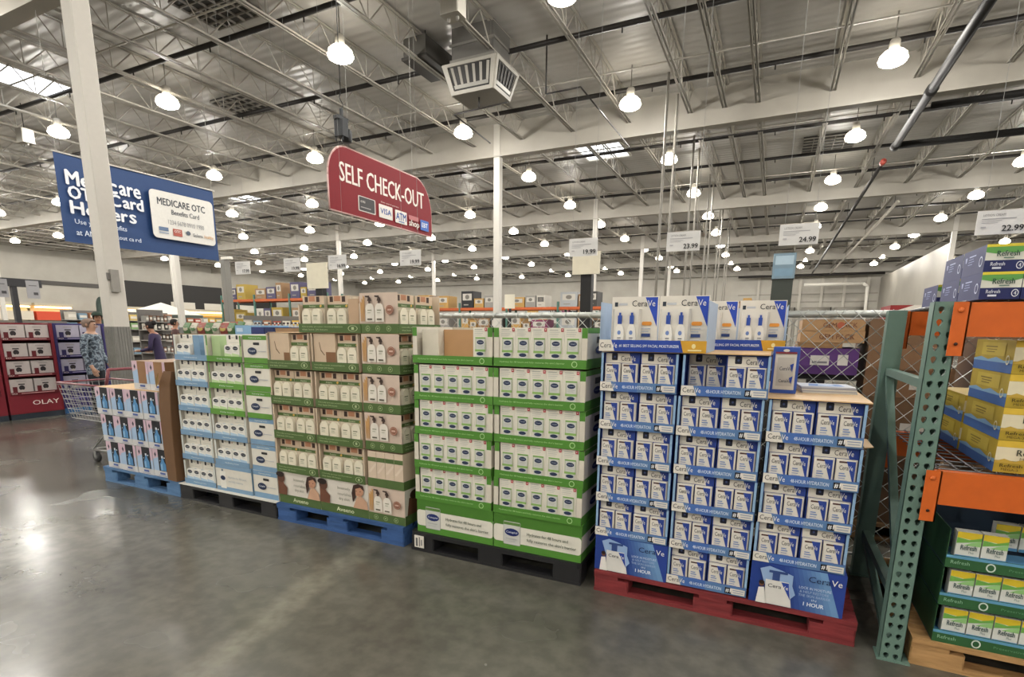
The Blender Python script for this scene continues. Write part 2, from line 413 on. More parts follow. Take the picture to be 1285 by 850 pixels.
LBL = {(2, 5): 'glowing round high bay lamp at top right beside the thick dark pipe', (3, 5): 'glowing round high bay lamp in front of the girder above the hanging price card',
       (4, 4): 'large glowing round high bay lamp above the red hanging sign', (5, 4): 'glowing round high bay lamp right of the near white column top',
       (4, 5): 'glowing round high bay lamp just below the square duct diffuser', (3, 4): 'glowing lamp cut off by the top edge of the photo',
       (2, 6): 'glowing round high bay lamp under the pipe elbow'}
for i, x in enumerate(LX):
    for j, y in enumerate(LY):
        if y > 63: continue
        if abs(x+9.5) < .1 and (abs(y-5.13) < .2 or abs(y-53.46) < .2): y += .85
        jx = 0.35*math.sin(i*3.1+j*5.3); 
        t = thing('high_bay_lamp', LBL.get((i, j), 'round high bay lamp, %s row from the front wall, %s line from the right wall' % (ORD[j].replace('leftmost', 'first'), ORD[i].replace('leftmost', 'first'))), 'lamp', (x+jx*0.5, y, 7.5), 0, 'high bay lamps under the roof')
        t.scale = (.9, .9, 1.0)
        inst('lamp_lens', lens, t); inst('lamp_reflector', refl, t); inst('lamp_housing', hous, t); inst('lamp_rim', rim, t)
        put(bpy.data.objects.new('lamp_bulb', bulb), t, (0, 0, 0.0))

# ------------------------------------------------------------------ air duct with four-way diffuser
t = thing('duct_diffuser', 'square grey ceiling duct ending in a tapered louvred diffuser', 'duct', (-7.0, 12.77, 7.05))
dm = C('#8b8983', 0.45, 0.25); dw = C('#a39f96', 0.5); dk = C('#1f1e1d')
MB().box(-.56, -.43, .62, .56, .43, 1.45, C('#6f6d69', 0.5, 0.2)).box(-.60, -.47, .70, .60, .47, .76, dm).box(-.6, -.47, 1.05, .6, .47, 1.1, dm).build('duct_trunk', t)
bw, bd, tw, td = .55, .43, .72, .60
MB().add([(-bw,-bd,0),(bw,-bd,0),(bw,bd,0),(-bw,bd,0),(-tw,-td,.62),(tw,-td,.62),(tw,td,.62),(-tw,td,.62)],
         [(3,2,1,0),(4,5,6,7),(0,1,5,4),(1,2,6,5),(2,3,7,6),(3,0,4,7)], dm).build('diffuser_body', t)
def louvre(rot, half_b, half_t, off_b, off_t):
    f = MB(); lv = MB()
    def P(u, v, d=0.0):
        hw = half_b+(half_t-half_b)*v; off = off_b+(off_t-off_b)*v
        return Vector((u*hw, -off-d, 0.62*v))
    for (u0, u1, v0, v1) in ((-1, 1, .0, .12), (-1, 1, .9, 1.0), (-1, -.84, .12, .9), (.84, 1, .12, .9)):
        f.add([P(u0,v0,.03),P(u1,v0,.03),P(u1,v1,.03),P(u0,v1,.03),P(u0,v0,.0),P(u1,v0,0),P(u1,v1,0),P(u0,v1,0)], [(0,1,2,3),(0,4,5,1),(1,5,6,2),(2,6,7,3),(3,7,4,0)], dw)
    f.add([P(-.84,.12,.004),P(.84,.12,.004),P(.84,.9,.004),P(-.84,.9,.004)], [(0,1,2,3)], dk)
    f.add([P(-.78,.18,.02),P(.78,.18,.02),P(.78,.3,.02),P(-.78,.3,.02)], [(0,1,2,3)], dm)
    R = Matrix.Rotation(rot, 3, 'Z'); f.v = [tuple(R @ Vector(v)) for v in f.v]
    fo = f.build('louvre_frame', t)
    for i in range(6):
        lv = MB(); u = -.72+i*.28
        lv.add([P(u,.3,.028),P(u+.09,.3,.006),P(u+.09,.86,.006),P(u,.86,.028)], [(0,1,2,3)], C('#a09c94'))
        lv.v = [tuple(R @ Vector(v)) for v in lv.v]; lv.build('louvre_blade', fo)
louvre(0, bw, tw, bd, td); louvre(PI/2, bd, td, bw, tw); louvre(PI, bw, tw, bd, td); louvre(-PI/2, bd, td, bw, tw)
# dark trapeze rods near the duct
o = MB().tube([(-6.2, 12.6, 6.8), (-7.75, 12.72, 6.8), (-7.9, 14.95, 6.8)], .02, pm, 6).bar((-7.0, 12.66, 6.8), (-7.0, 12.66, 7.06), .02, pm, 6)
tag(o.build('drain_pipe'), 'thin dark drain pipe bending below the duct diffuser', 'pipe')
o = MB().tube([(-5.6, 13.52, 8.49), (-5.6, 13.52, 7.2), (-4.7, 13.5, 7.2), (-4.66, 18.4, 7.2), (-2.4, 18.4, 7.2), (2.4, 18.4, 7.2)], .02, pm, 6).bar((1.9, 18.4, 7.2), (1.9, 18.4, 8.49), .012, pm, 5)
tag(o.build('gas_line'), 'thin dark pipe dropping from the roof and running along the girder', 'pipe')
def speaker(x, y, z, label):
    k = thing('ceiling_box', label, 'speaker', (x, y, z))
    MB().box(-.2, -.17, 0, .2, .17, .42, '#a9a59c', .02).build('cabinet', k); MB().bar((0, 0, .42), (0, 0, 8.5-z), .012, pm).build('hanger', k)
    MB().bar((-.1, 0, -.06), (-.1, 0, 0), .03, '#8a867f').bar((.1, 0, -.06), (.1, 0, 0), .03, '#8a867f').build('connector', k)
speaker(-22.4, 10.2, 7.3, 'white box unit hanging under the roof at far left')
speaker(-6.15, 10.1, 7.42, 'white box unit hanging above the duct at the top edge')
k = thing('exhaust_unit', 'dark rectangular unit hanging left of the duct', 'ventilation unit', (-8.4, 12.6, 7.95))
MB().box(-.32, -.6, 0, .32, .6, .42, C('#55534f', .5, .2)).build('casing', k); MB().box(-.36, -.64, -.06, .36, .64, .0, '#34322f').build('grille', k)
MB().bar((-.25, .5, .42), (-.25, .5, .54), .012, pm).bar((.25, -.5, .42), (.25, -.5, .54), .012, pm).build('hanger', k)

# ------------------------------------------------------------------ pallets
WOODS = {}
def woodmat(base, dark):
    k = (base, dark)
    if k not in WOODS: WOODS[k] = ramp_mat('pallet_paint', [(0.25, dark), (0.62, base), (0.8, base)], 5.0, 0.75, 8, 0.3, (1.0, 6.0, 6.0))
    return WOODS[k]
def pallet(x0, x1, y0, y1, z, mat, label, cat='pallet', solid=False):
    t = thing('pallet', label, cat, ((x0+x1)/2, (y0+y1)/2, 0), 0, 'pallets on the shop floor')
    W, D = (x1-x0)/2, (y1-y0)/2
    tb = 0.022
    if solid:
        MB().box(-W, -D, z-0.03, W, D, z, mat, 0.02).build('deck', t)
    else:
        n = 7; bwid = 2*D/n*0.82
        for i in range(n):
            yc = -D + bwid/2 + (2*D-bwid)*i/(n-1)
            MB().box(-W, yc-bwid/2, z-tb, W, yc+bwid/2, z, mat).build('deck_board', t)
        for xc in (-W+.07, 0, W-.07): MB().box(xc-.07, -D+.003, z-2*tb, xc+.07, D-.003, z-tb-.0005, mat).build('stringer_board', t)
    zt = z-0.03 if solid else z-2*tb
    bx = 0.10 if not solid else .09
    for xc in (-W+bx, 0, W-bx):
        for yc in (-D+.07, 0, D-.07):
            MB().box(xc-bx, yc-.065, 0.02, xc+bx if xc else bx, yc+.065, zt-.0005, mat, .008).build('block', t)
    for yc in (-D+.055, 0, D-.055):
        MB().box(-W, yc-.05, 0.0, W, yc+.05, 0.0195, mat).build('bottom_board', t)
    return t

# ------------------------------------------------------------------ display trays and cartons
def tray_parts(key, w_, d, h, lip, side, lipart, inner=None, flange=None, sideart=None, lipcol=None):
    def mk():
        th = 0.004; inner_ = inner or side; P = {}
        P['base'] = MB().box(0, 0, 0, w_, d, th, inner_).mesh('base')
        P['back_panel'] = MB().box(0, d-th, th, w_, d, h-.004, inner_).mesh('back_panel')
        def sp(x0, out):
            b = MB().box(x0, th*.5, th, x0+th, d-th, h-.004, side)
            if sideart and out > 0: b.art(sideart, d, h, (x0+th, 0, 0), (0, 1, 0), (1, 0, 0))
            if sideart and out < 0: b.art(sideart, d, h, (x0, d, 0), (0, -1, 0), (-1, 0, 0))
            return b.mesh('side_panel')
        P['side_l'] = sp(0, -1); P['side_r'] = sp(w_-th, 1)
        lp = MB().box(0, -th, 0, w_, th*.4, lip, lipcol or side); lp.art(lipart, w_, lip, (0, -th, 0)); P['front_lip'] = lp.mesh('front_lip')
        if flange:
            fw, c1, c2, hz = flange
            P['front_flange'] = [MB().box(xa, 0, lip+.001, xa+fw, th*.4, h*hz, c1).box(xa, 0, h*hz, xa+fw, th*.4, h-.004, c2).mesh('front_flange') for xa in (0, w_-fw)]
        return P
    return cached(('tray', key), mk)
def tray(key, loc, label, group, rz=0.0, **kw):
    P = tray_parts(key, **kw)
    t = thing('display_tray', label, 'tray', loc, rz, group)
    inst('base', P['base'], t); inst('back_panel', P['back_panel'], t); inst('side_panel', P['side_l'], t); inst('side_panel', P['side_r'], t); inst('front_lip', P['front_lip'], t)
    for q in P.get('front_flange', ()): inst('front_flange', q, t)
    return t
def jit(a): return random.uniform(-a, a)

# ================= blue and white face cream stack (right) =================
CB, CBL, CBM = '#263f8e', '#86a6c6', '#567aa8'
NAVY = '#1b2a66'
pallet(-.82, .49, 2.865, 3.88, .13, woodmat('#7f2a2d', '#601d20'), 'red painted block pallet under the blue and white cream stack')
def cera_logo(x0, z0, x1, z1, c1='#2b2b33', c2='#e8e6e2'):
    xm = x0+(x1-x0)*.66
    return [('t', 'Cera', x0, z0, xm, z1, c1), ('t', 'Ve', xm+(x1-x0)*.02, z0, x1, z1, c2)]
def cera_lip():
    it = [('r', 0, 0, 1, 1, CBM), ('r', .2, 0, .5, 1, '#4468aa'), ('p', [(0, .0), (0, 1), (.145, 1), (.19, 0)], WHITE)]
    it += cera_logo(.02, .3, .24, .8)
    it += [('t', '48-HOUR HYDRATION', .30, .32, .70, .68, '#cfdcec', .01), ('r', .745, .18, .84, .82, BLACK), ('t', '#1', .755, .28, .815, .74, '#f0f0f0', .01),
           ('p', [(.825, .18), (.81, .82), (.985, .82), (.985, .18)], WHITE), ('r', .84, .58, .97, .68, '#8d98ad'), ('r', .845, .36, .965, .44, '#8d98ad')]
    return it
def cera_side():
    return [('r', 0, 0, 1, .98, CB), ('p', [(.05, .3), (.05, .75), (.35, .75), (.45, .3)], '#d0cdc6')]+cera_logo(.08, .45, .42, .62)
CERA = dict(w_=.405, d=.49, h=.208, lip=.05, side=CB, lipart=cera_lip(), inner='#7f9cc4', sideart=None, flange=(.012, CBL, CBL, .5))
def cera_pack_meshes():
    w_, h = .19, .2
    b = MB().box(0, 0, 0, w_, .10, h, CB)
    it = [('p', [(.03, .73), (.03, .985), (.70, .985), (.80, .73)], WHITE), ('rr', .20, .80, .37, .985, .005, '#1a1d2e'), ('e', .285, .89, .03, .03, '#3d4a78', 8)]
    it += cera_logo(.47, .79, .88, .92)
    b.art(it, w_, h)
    tb = MB(); tw, th = .085, .138
    tb.prism([(.006, -.03), (tw-.006, -.03), (tw, -.022), (tw, -.0012), (0, -.0012), (0, -.022)], 0, th, WHITE)
    ta = [('r', .06, .9, .62, .96, '#4a2f2c'), ('p', [(.47, .97), (.97, .97), (.97, .12)], CB), ('p', [(.3, .02), (.97, .02), (.97, .12), (.9, .25)], '#b9d0e4')]
    ta += cera_logo(.1, .66, .84, .82)
    ta += [('r', .1, .52, .42, .56, '#6f86b5'), ('r', .1, .44, .5, .48, '#6f86b5'), ('r', .1, .36, .46, .39, '#8d99b5'), ('r', .1, .28, .6, .31, '#9aa5bd'), ('r', .1, .2, .55, .225, '#9aa5bd')]
    tb.art(ta, tw-.012, th, (.006, -.03, 0))
    return b.mesh('backing_card'), tb.mesh('tub')
CPM = cera_pack_meshes()
def cera_pack(loc, label):
    t = thing('cream_twin_pack', label, 'cream pack', loc, jit(.012), 'face cream twin packs')
    inst('backing_card', CPM[0], t); inst('tub', CPM[1], t, (.008, 0, .006)); inst('tub', CPM[1], t, (.10, 0, .006))
colx = {'left': -.832, 'middle': -.412, 'right': .012}
crow = {}
crow['middle'] = [1.18, .97, .762, .555, .345, .137]
crow['left'] = [1.18, .97, .76, .55, .342]; crow['right'] = [.976, .768, .56, .352]
for cn, xs in colx.items():
    for r_, z in enumerate(crow[cn]):
        x = xs+jit(.006); y = 2.885+jit(.006)
        tray('cera', (x, y, z), 'blue tray of face cream, %s from top in the %s column' % (ROW[r_], cn) if r_ else 'blue tray of face cream, topmost in the %s column' % cn, 'blue face cream trays', **CERA)
        for q in range(2):
            if cn == 'middle' and r_ == 0 and q == 0:
                cera_pack((x+.008+q*.199, y+.13, z+.0045), 'cream twin pack pushed to the back of the topmost middle blue tray'); continue
            cera_pack((x+.010+q*.195, y+.036, z+.0045), 'blue cream twin pack, %s in the %s tray of the %s column' % (('left', 'right')[q], ROW[r_], cn))
        tray('cera', (x+.405, 3.874, z), 'blue cream tray in the back row, %s level of the %s column' % (ROW[r_], cn), 'blue trays in the back row', PI, **CERA)
def display_box(loc, label, w_, d, h, col, art, grp=None, sideart=None):
    t = thing('display_box', label, 'box', loc, 0, grp)
    MB().box(0, 0, 0, w_, d, h, col).build('carton', t)
    if art: MB().art(art, w_, h, (0, 0, 0)).build('front_print', t)
    if sideart: MB().art(sideart, d, h, (w_, 0, 0), (0, 1, 0), (1, 0, 0)).build('side_print', t)
    return t
def cera_disp():
    it = [('r', 0, 0, 1, 1, '#213b84')]
    for q in range(9):
        f = (q+1)/9; c = '#%02x%02x%02x' % tuple(int(a+(b_-a)*f) for a, b_ in zip((0x21, 0x3b, 0x84), (0x6c, 0x94, 0xc0)))
        it.append(('p', [(.36+.045*q, 1), (.80, 1), (.97, 0), (.46+.055*q, 0)], c))
    it.append(('p', [(.80, 1), (1, 1), (1, 0), (.97, 0)], '#263f8e'))
    it += [('p', [(.1, .86), (.2, .95), (.34, .88), (.46, .8), (.46, .55), (.5, .35), (.44, .2), (.4, .3), (.16, .5)], '#8ea9cf'), ('p', [(.17, .02), (.17, .62), (.42, .62), (.47, .02)], '#d6d4cf'), ('p', [(.34, .6), (.42, .6), (.45, .2)], '#2a459c')]
    it += [('r', .24, .62, .32, .8, '#30477f'), ('r', .2, .8, .4, .86, '#30477f')]
    it += cera_logo(.2, .44, .42, .53)
    it += [('p', [(.08, .02), (.1, .4), (.16, .42), (.19, .02)], '#e2dfda'), ('e', .13, .5, .03, .07, '#6b4434', 8), ('e', .13, .535, .032, .05, '#2a1c18', 8)]
    it += cera_logo(.62, .74, .96, .88, '#14204a')
    it += [('t', 'LOCK IN MOISTURE', .53, .56, .86, .62, '#c9d6ea'), ('t', '& HELP RESTORE', .54, .47, .84, .53, '#9fb4d6'), ('t', 'THE SKIN BARRIER', .53, .38, .86, .44, '#9fb4d6'), ('t', 'IN', .67, .30, .72, .35, '#c9d6ea'), ('t', '1 HOUR', .59, .17, .80, .26, '#e6edf6', .02)]
    return it
display_box((-.825, 2.885, .131), 'blue display carton with a pump bottle picture at the lower left corner', .41, .49, .209, CB, cera_disp(), 'blue display cartons')
display_box((.005, 2.88, .131), 'blue display carton with a pump bottle picture at the lower right corner', .42, .49, .219, CB, cera_disp(), 'blue display cartons')
display_box((-.825, 3.384, .131), 'blue carton in the back row behind the left display carton', .41, .49, .209, CB, None, 'blue display cartons')
display_box((.005, 3.384, .131), 'blue carton in the back row behind the right display carton', .42, .49, .219, CB, None, 'blue display cartons')
# cardboard sheets between/over
tag(MB().box(-.001, 2.88, 1.186, .43, 3.86, 1.191, TAN).build('cardboard_sheet'), 'tan cardboard sheet on top of the right column', 'cardboard')
tag(MB().box(-.42, 2.885, 1.390, -.005, 3.86, 1.395, TAN).build('cardboard_sheet'), 'tan cardboard sheet on top of the middle column', 'cardboard')
tag(MB().box(-.832, 2.885, 1.390, -.425, 3.86, 1.393, TAN).build('cardboard_sheet'), 'tan cardboard sheet under the sunscreen tray', 'cardboard')
tag(MB().prism([(.43, 2.95), (.47, 2.98), (.47, 3.2), (.43, 3.2)], .970, .974, TAN).build('cardboard_tab'), 'cardboard corner sticking out of the right column', 'cardboard')
# sunscreen trays with clamshell cards
def spf_lip(): return [('r', 0, 0, 1, 1, '#24439b'), ('p', [(0, 0), (0, 1), (.12, 1), (.155, 0)], WHITE)]+cera_logo(.012, .3, .18, .75)+[('t', '#1 BEST SELLING SPF FACIAL MOISTURIZER', .2, .36, .76, .62, '#dfe6f2', .01), ('p', [(.77, 1), (1, 1), (1, 0), (.80, 0)], '#c9982f'), ('e', .89, .55, .018, .2, '#e8d9a0'), ('r', .84, .15, .96, .27, '#e8d9a0')]
SPF = dict(w_=.55, d=.42, h=.26, lip=.06, side='#9dafc6', lipart=spf_lip(), inner='#a9b6c6', flange=None)
def spf_meshes(w_=.245, h=.28):
    card = MB().box(0, 0, 0, w_, .006, h, WHITE)
    it = [('p', [(.72, .985), (.98, .985), (.98, .45)], '#2848b0'), ('r', .06, .82, .13, .9, '#2c3440'), ('r', .15, .84, .34, .88, '#b9bcc2')]
    it += cera_logo(.44, .82, .93, .93)
    it += [('rr', .67, .47, .88, .54, .008, '#d9903c'), ('r', .67, .40, .86, .42, '#a9adb8'), ('r', .67, .35, .82, .37, '#a9adb8'), ('r', .67, .26, .86, .32, '#2f4378'), ('r', .67, .19, .84, .205, '#a9adb8'), ('r', .67, .15, .8, .165, '#a9adb8')]
    card.art(it, w_, h)
    bl = MB().prism([(.02, -.024), (.15, -.024), (.16, -.0035), (.01, -.0035)], .02, .215, C('#dcd8cf', .25))
    bot = MB().ext_y([(0, 0), (.042, 0), (.046, .06), (.04, .1), (.03, .115), (.012, .115), (.004, .1), (-.004, .06)], -.04, -.0245, C('#e4e1da', .35))
    bot.box(.011, -.038, .116, .031, -.0265, .16, '#2d4b9e').box(.016, -.036, .16, .026, -.0285, .175, '#2d4b9e').art([('e', .5, .62, .22, .1, '#6f87bd'), ('r', .3, .36, .75, .4, '#4b4f5c'), ('r', .3, .28, .7, .31, '#8a8f9c')], .042, .115, (0, -.0403, 0))
    return card.mesh('card'), bl.mesh('blister'), bot.mesh('bottle')
SPM = spf_meshes()
def spf_pack(loc, label):
    t = thing('sunscreen_card_pack', label, 'sunscreen pack', loc, jit(.02), 'sunscreen card packs on top of the stack')
    inst('card', SPM[0], t); inst('blister', SPM[1], t); inst('bottle', SPM[2], t, (.032, 0, .022)); inst('bottle', SPM[2], t, (.095, 0, .022))
tray('spf', (-.848, 2.875, 1.3945), 'blue and gold sunscreen tray on top of the left column', 'sunscreen trays', **SPF)
spf_pack((-.80, 2.925, 1.399), 'white sunscreen card pack, left one in the front tray'); spf_pack((-.548, 2.925, 1.399), 'white sunscreen card pack, right one in the front tray')
SPF2 = dict(SPF); 
tray('spf', (-.49, 3.45, 1.3955), 'blue and gold sunscreen tray set back on the middle column', 'sunscreen trays', **SPF)
spf_pack((-.45, 3.51, 1.400), 'white sunscreen card pack, left one in the rear tray'); spf_pack((-.195, 3.50, 1.400), 'white sunscreen card pack, right one in the rear tray')
# lone upright pack and the flat stack of cards on the right column
t = thing('boxed_pack', 'blue edged box with a window standing alone beside the rear sunscreen tray', 'box', (.004, 3.12, 1.1915), -.05)
MB().box(0, 0, 0, .122, .12, .235, '#33509e').build('carton', t)
b = MB().art([('r', .1, .08, .9, .86, '#cfcabf'), ('r', .2, .16, .82, .78, '#bdb8ae'), ('t', 'CeraVe', .3, .5, .75, .58, '#33384a'), ('t', 'CeraVe', .3, .24, .75, .31, '#33384a'), ('p', [(.68, .62), (.82, .66), (.78, .46)], '#2a459c'), ('p', [(.68, .34), (.82, .38), (.78, .2)], '#2a459c'), ('e', .5, .93, .12, .03, WHITE), ('r', .1, .86, .9, .9, '#7c3038')], .122, .235); b.build('front_print', t)
t = thing('card_bundle', 'flat bundle of printed cards lying on the tan sheet', 'card bundle', (.16, 3.2, 1.1915), .1)
for i in range(5): MB().box(-.002*i, .001*i, i*.007, .25-.002*i, .22, i*.007+.0064, ['#cfcbc2', '#a9aab0', '#d4d0c7', '#9a9ca6', '#bfc4cf'][i]).build('card', t)
g_ = MB(); g_.prism([(.03, .03), (.2, .05), (.19, .15), (.05, .17)], .0352, .0357, '#5f86c0').prism([(.08, .07), (.16, .08), (.15, .13), (.09, .13)], .0358, .0362, '#c9d4e2'); g_.build('cover_print', t)

# ================= green and white cream carton stack =================
GR, GRD = '#4d8230', '#447428'
pallet(-2.13, -.905, 2.868, 3.88, .138, C('#232325', .45), 'black plastic pallet under the green and white carton stack', solid=True)
tag(MB().box(-2.095, 2.862, .03, -2.02, 2.8665, .115, WHITE).art([('r', .15, .1, .35, .8, '#5b5b5b'), ('r', .5, .1, .6, .9, '#5b5b5b'), ('r', .7, .2, .85, .7, '#8b8b8b')], .075, .085, (-2.095, 2.862, .03)).build('paper_label'), 'small white paper label stuck on the black pallet corner', 'label')
def cet_lip(): return [('r', 0, 0, 1, 1, GR), ('t', "Hydrates for 48 hours and fully restores the skin's barrier", .07, .4, .78, .66, '#a9cf8f'), ('o', .88, .5, .03, .36, .25, '#a9cf8f')]
def cet_side(): return [('r', 0, 0, 1, .99, OFFW), ('r', 0, .0, 1, .24, GR), ('r', 0, .86, 1, .99, GR), ('r', .36, .62, .62, .78, BLACK), ('e', .46, .45, .15, .1, NAVY), ('t', 'Cetaphil', .36, .42, .56, .48, '#b9c2d8')]
CET = dict(w_=.578, d=.484, h=.229, lip=.05, side=OFFW, lipart=cet_lip(), inner='#c4bba8', flange=(.032, OFFW, GR, .74), sideart=cet_side(), lipcol=GR)
def cet_carton():
    w_, h = .1005, .221
    b = MB().box(0, 0, 0, w_, .065, h, '#dad6c9')
    it = [('r', .1, .93, .62, .955, '#a9aca4'), ('r', .1, .88, .72, .9, '#bcbdb5'), ('r', .1, .83, .66, .85, '#bcbdb5'), ('r', .1, .785, .6, .8, '#c3c4bb'), ('r', .80, .90, .96, .99, '#a8383f'), ('r', .86, .93, .9, .97, '#e6d9d6')]
    it += [('r', .17, .36, .86, .735, '#a9b295'), ('r', .17, .705, .86, .735, '#6ca341'), ('r', .22, .40, .81, .69, '#c9cac5'), ('e', .515, .60, .24, .062, '#26324f'), ('t', 'Cetaphil', .36, .585, .67, .615, '#c3c9d6'), ('r', .3, .50, .75, .512, '#a6aaa6'), ('r', .3, .46, .66, .47, '#a6aaa6')]
    it += [('r', .17, .35, .86, .41, '#86ad5f'), ('r', .24, .0, .8, .35, '#c9cac5'), ('e', .515, .29, .24, .05, '#26324f')]
    b.art(it, w_, h); return b.mesh('carton')
CETM = cet_carton(); 
def cream_carton(loc, label):
    t = thing('cream_carton', label, 'carton', loc, jit(.01), 'white cream cartons in green trays')
    inst('carton', CETM, t); return t
cz = [1.289, 1.052, .825, .596, .371]
for ci, (cn, xs) in enumerate((('left', -2.088), ('right', -1.497))):
    for r_, z in enumerate(cz):
        x = xs+jit(.006); y = 2.89+jit(.004)
        tray('cet', (x, y, z), 'green lipped tray, %s from top in the %s column of cream cartons' % (ROW[r_] if r_ else 'first', cn), 'green lipped trays', **CET)
        tray('cet', (x+.578, 3.874, z), 'green lipped tray in the back row, level %s, %s column' % (ROW[r_], cn), 'green trays in the back row', PI, **CET)
        for q in range(5):
            if cn == 'left' and r_ == 0 and q < 4: continue
            cream_carton((x+.036+q*.1015, y+.008, z+.0046), 'white cream carton, %s in the %s tray of the %s green column' % (ORD[q] if q < 4 else 'rightmost', ROW[r_], cn))
tag(MB().box(-2.048, 2.94, 1.2935, -1.925, 3.2, 1.50, '#d0c9ba').build('blank_carton'), 'plain white carton end inside the half empty top left tray', 'carton')
tag(MB().box(-1.92, 3.0, 1.2935, -1.62, 3.02, 1.50, CARD).build('cardboard_insert'), 'brown cardboard insert showing in the half empty top tray', 'cardboard')
def cet_disp():
    return [('r', 0, 0, 1, 1, '#508632'), ('p', [(0, .62), (.3, .7), (.6, .62), (1, .72), (1, 1), (0, 1)], GRD), ('rr', .0, .2, 1.0, .68, .02, '#d8d5c9'),
            ('rr', .118, .135, .322, .805, .008, '#8f948c'), ('rr', .123, .145, .317, .795, .008, '#c3c4bf'), ('r', .123, .70, .317, .78, '#5a8040'), ('e', .22, .5, .085, .11, NAVY), ('t', 'Cetaphil', .155, .46, .285, .53, '#d7dbe6', .01),
            ('r', .15, .3, .28, .33, '#a9adad'), ('r', .15, .24, .26, .26, '#b5b9b9'),
            ('t', 'Hydrates for 48 hours and', .40, .46, .86, .57, '#46543f', .008), ('t', "fully restores the skin's barrier", .40, .3, .95, .41, '#46543f', .008)]
for cn, xs in (('left', -2.085), ('right', -1.495)):
    display_box((xs, 2.89, .139), 'green and white display carton at the bottom of the %s column' % cn, .583, .49, .231, GR, cet_disp(), 'green display cartons', [('r', 0, .25, 1, .7, OFFW), ('r', .36, .52, .62, .66, BLACK), ('e', .46, .4, .15, .09, NAVY)])
    display_box((xs, 3.382, .139), 'green and white carton in the back row, bottom of the %s column' % cn, .583, .49, .231, GR, None, 'green display cartons')

# ================= beige and olive green lotion stack =================
OLV, BEI = '#4d6436', '#c2b09a'
pallet(-3.43, -2.2, 2.872, 3.89, .142, woodmat('#31558c', '#23436f'), 'deep blue block pallet under the beige lotion stack')
def av_lip(): return [('r', 0, 0, 1, 1, OLV), ('t', 'Clinically proven moisturization', .06, .56, .72, .74, '#a9b98c'), ('t', 'that lasts 24 hours', .06, .26, .48, .44, '#a9b98c'), ('o', .88, .5, .075, .34, .14, '#a9b98c'), ('r', .86, .35, .9, .65, '#a9b98c')]
def av_big():
    it = [('r', 0, 0, 1, 1, '#c6b3a4'), ('r', 0, 0, 1, .24, OLV)]
    for x in (.2, .47, .76): it += [('o', x, .12, .06, .07, .2, '#93a675'), ('r', x-.02, .1, x+.02, .14, '#93a675')]
    for i, x in enumerate((.04, .08, .12)): it.append(('p', [(x, .3), (x+.02, .3), (x+.035, .75+.07*i), (x-.01, .8+.07*i)], '#b98f5c'))
    for x in (.17, .43):
        it += [('p', [(x, .29), (x+.23, .29), (x+.23, .62), (x+.2, .7), (x+.15, .74), (x+.08, .74), (x+.03, .7), (x, .62)], '#d9d3c8'), ('r', x+.085, .74, x+.145, .8, '#4b3a33'), ('p', [(x+.06, .8), (x+.17, .8), (x+.15, .87), (x+.12, .9), (x+.12, .93), (x+.0, .93), (x, .9), (x+.08, .88)], '#3c2d28')]
        it += [('r', x+.06, .56, x+.17, .585, '#8d8f78'), ('r', x+.06, .5, x+.14, .52, '#a5a694'), ('r', x+.05, .33, x+.18, .37, '#5a5548')]
    it += [('e', .82, .58, .1, .115, '#8c5f4d', 18), ('o', .82, .58, .085, .098, .12, '#b58f7d'), ('r', .77, .56, .87, .6, '#c9a999')]
    return it
AVE = dict(w_=.43, d=.49, h=.263, lip=.062, side=BEI, lipart=av_lip(), inner='#b39b7c', lipcol=OLV, flange=(.012, BEI, BEI, .6))
AVR = dict(w_=.49, d=.315, h=.263, lip=.062, side=BEI, lipart=av_lip(), inner='#b39b7c', lipcol=OLV, sideart=av_big())
def av_pack():
    w_, h = .205, .25
    b = MB().box(0, 0, 0, w_, .09, h, '#bfb29e')
    it = [('r', 0, .79, 1, 1, '#c9b39b'), ('r', .1, .83, .25, .98, '#3d2b25'), ('r', .64, .83, .79, .98, '#3d2b25'), ('r', .3, .85, .58, .99, '#b07c5e'), ('r', .0, .67, 1, .76, OLV), ('t', 'Aveeno', .3, .69, .6, .74, '#c9d0ae'), ('p', [(.78, .72), (.86, .77), (.9, .72), (.84, .68)], '#c9a552')]
    b.art(it, w_, h)
    bt = MB().ext_y([(0, 0), (.078, 0), (.08, .12), (.074, .142), (.056, .158), (.024, .158), (.006, .142), (-.002, .12)], -.03, -.0035, C('#dbd4c0', .45))
    bt.art([('r', .2, .66, .7, .71, '#7b7d66'), ('r', .2, .57, .6, .6, '#9a9c86'), ('r', .2, .5, .66, .525, '#9a9c86'), ('r', .15, .1, .75, .17, '#8f9870')], .078, .158, (0, -.03, 0))
    return b.mesh('box_back'), bt.mesh('bottle')
AVM = av_pack()
def ave_pack(loc, label, rz=0.0, one=None):
    t = thing('lotion_twin_pack', label, 'lotion pack', loc, rz+jit(.012), 'beige lotion twin packs')
    inst('box_back', AVM[0], t); inst('bottle', AVM[1], t, (.016, 0, .004)); inst('bottle', AVM[1], t, (.109, 0, .004)); return t
az_ = [1.204, .935, .668, .401]
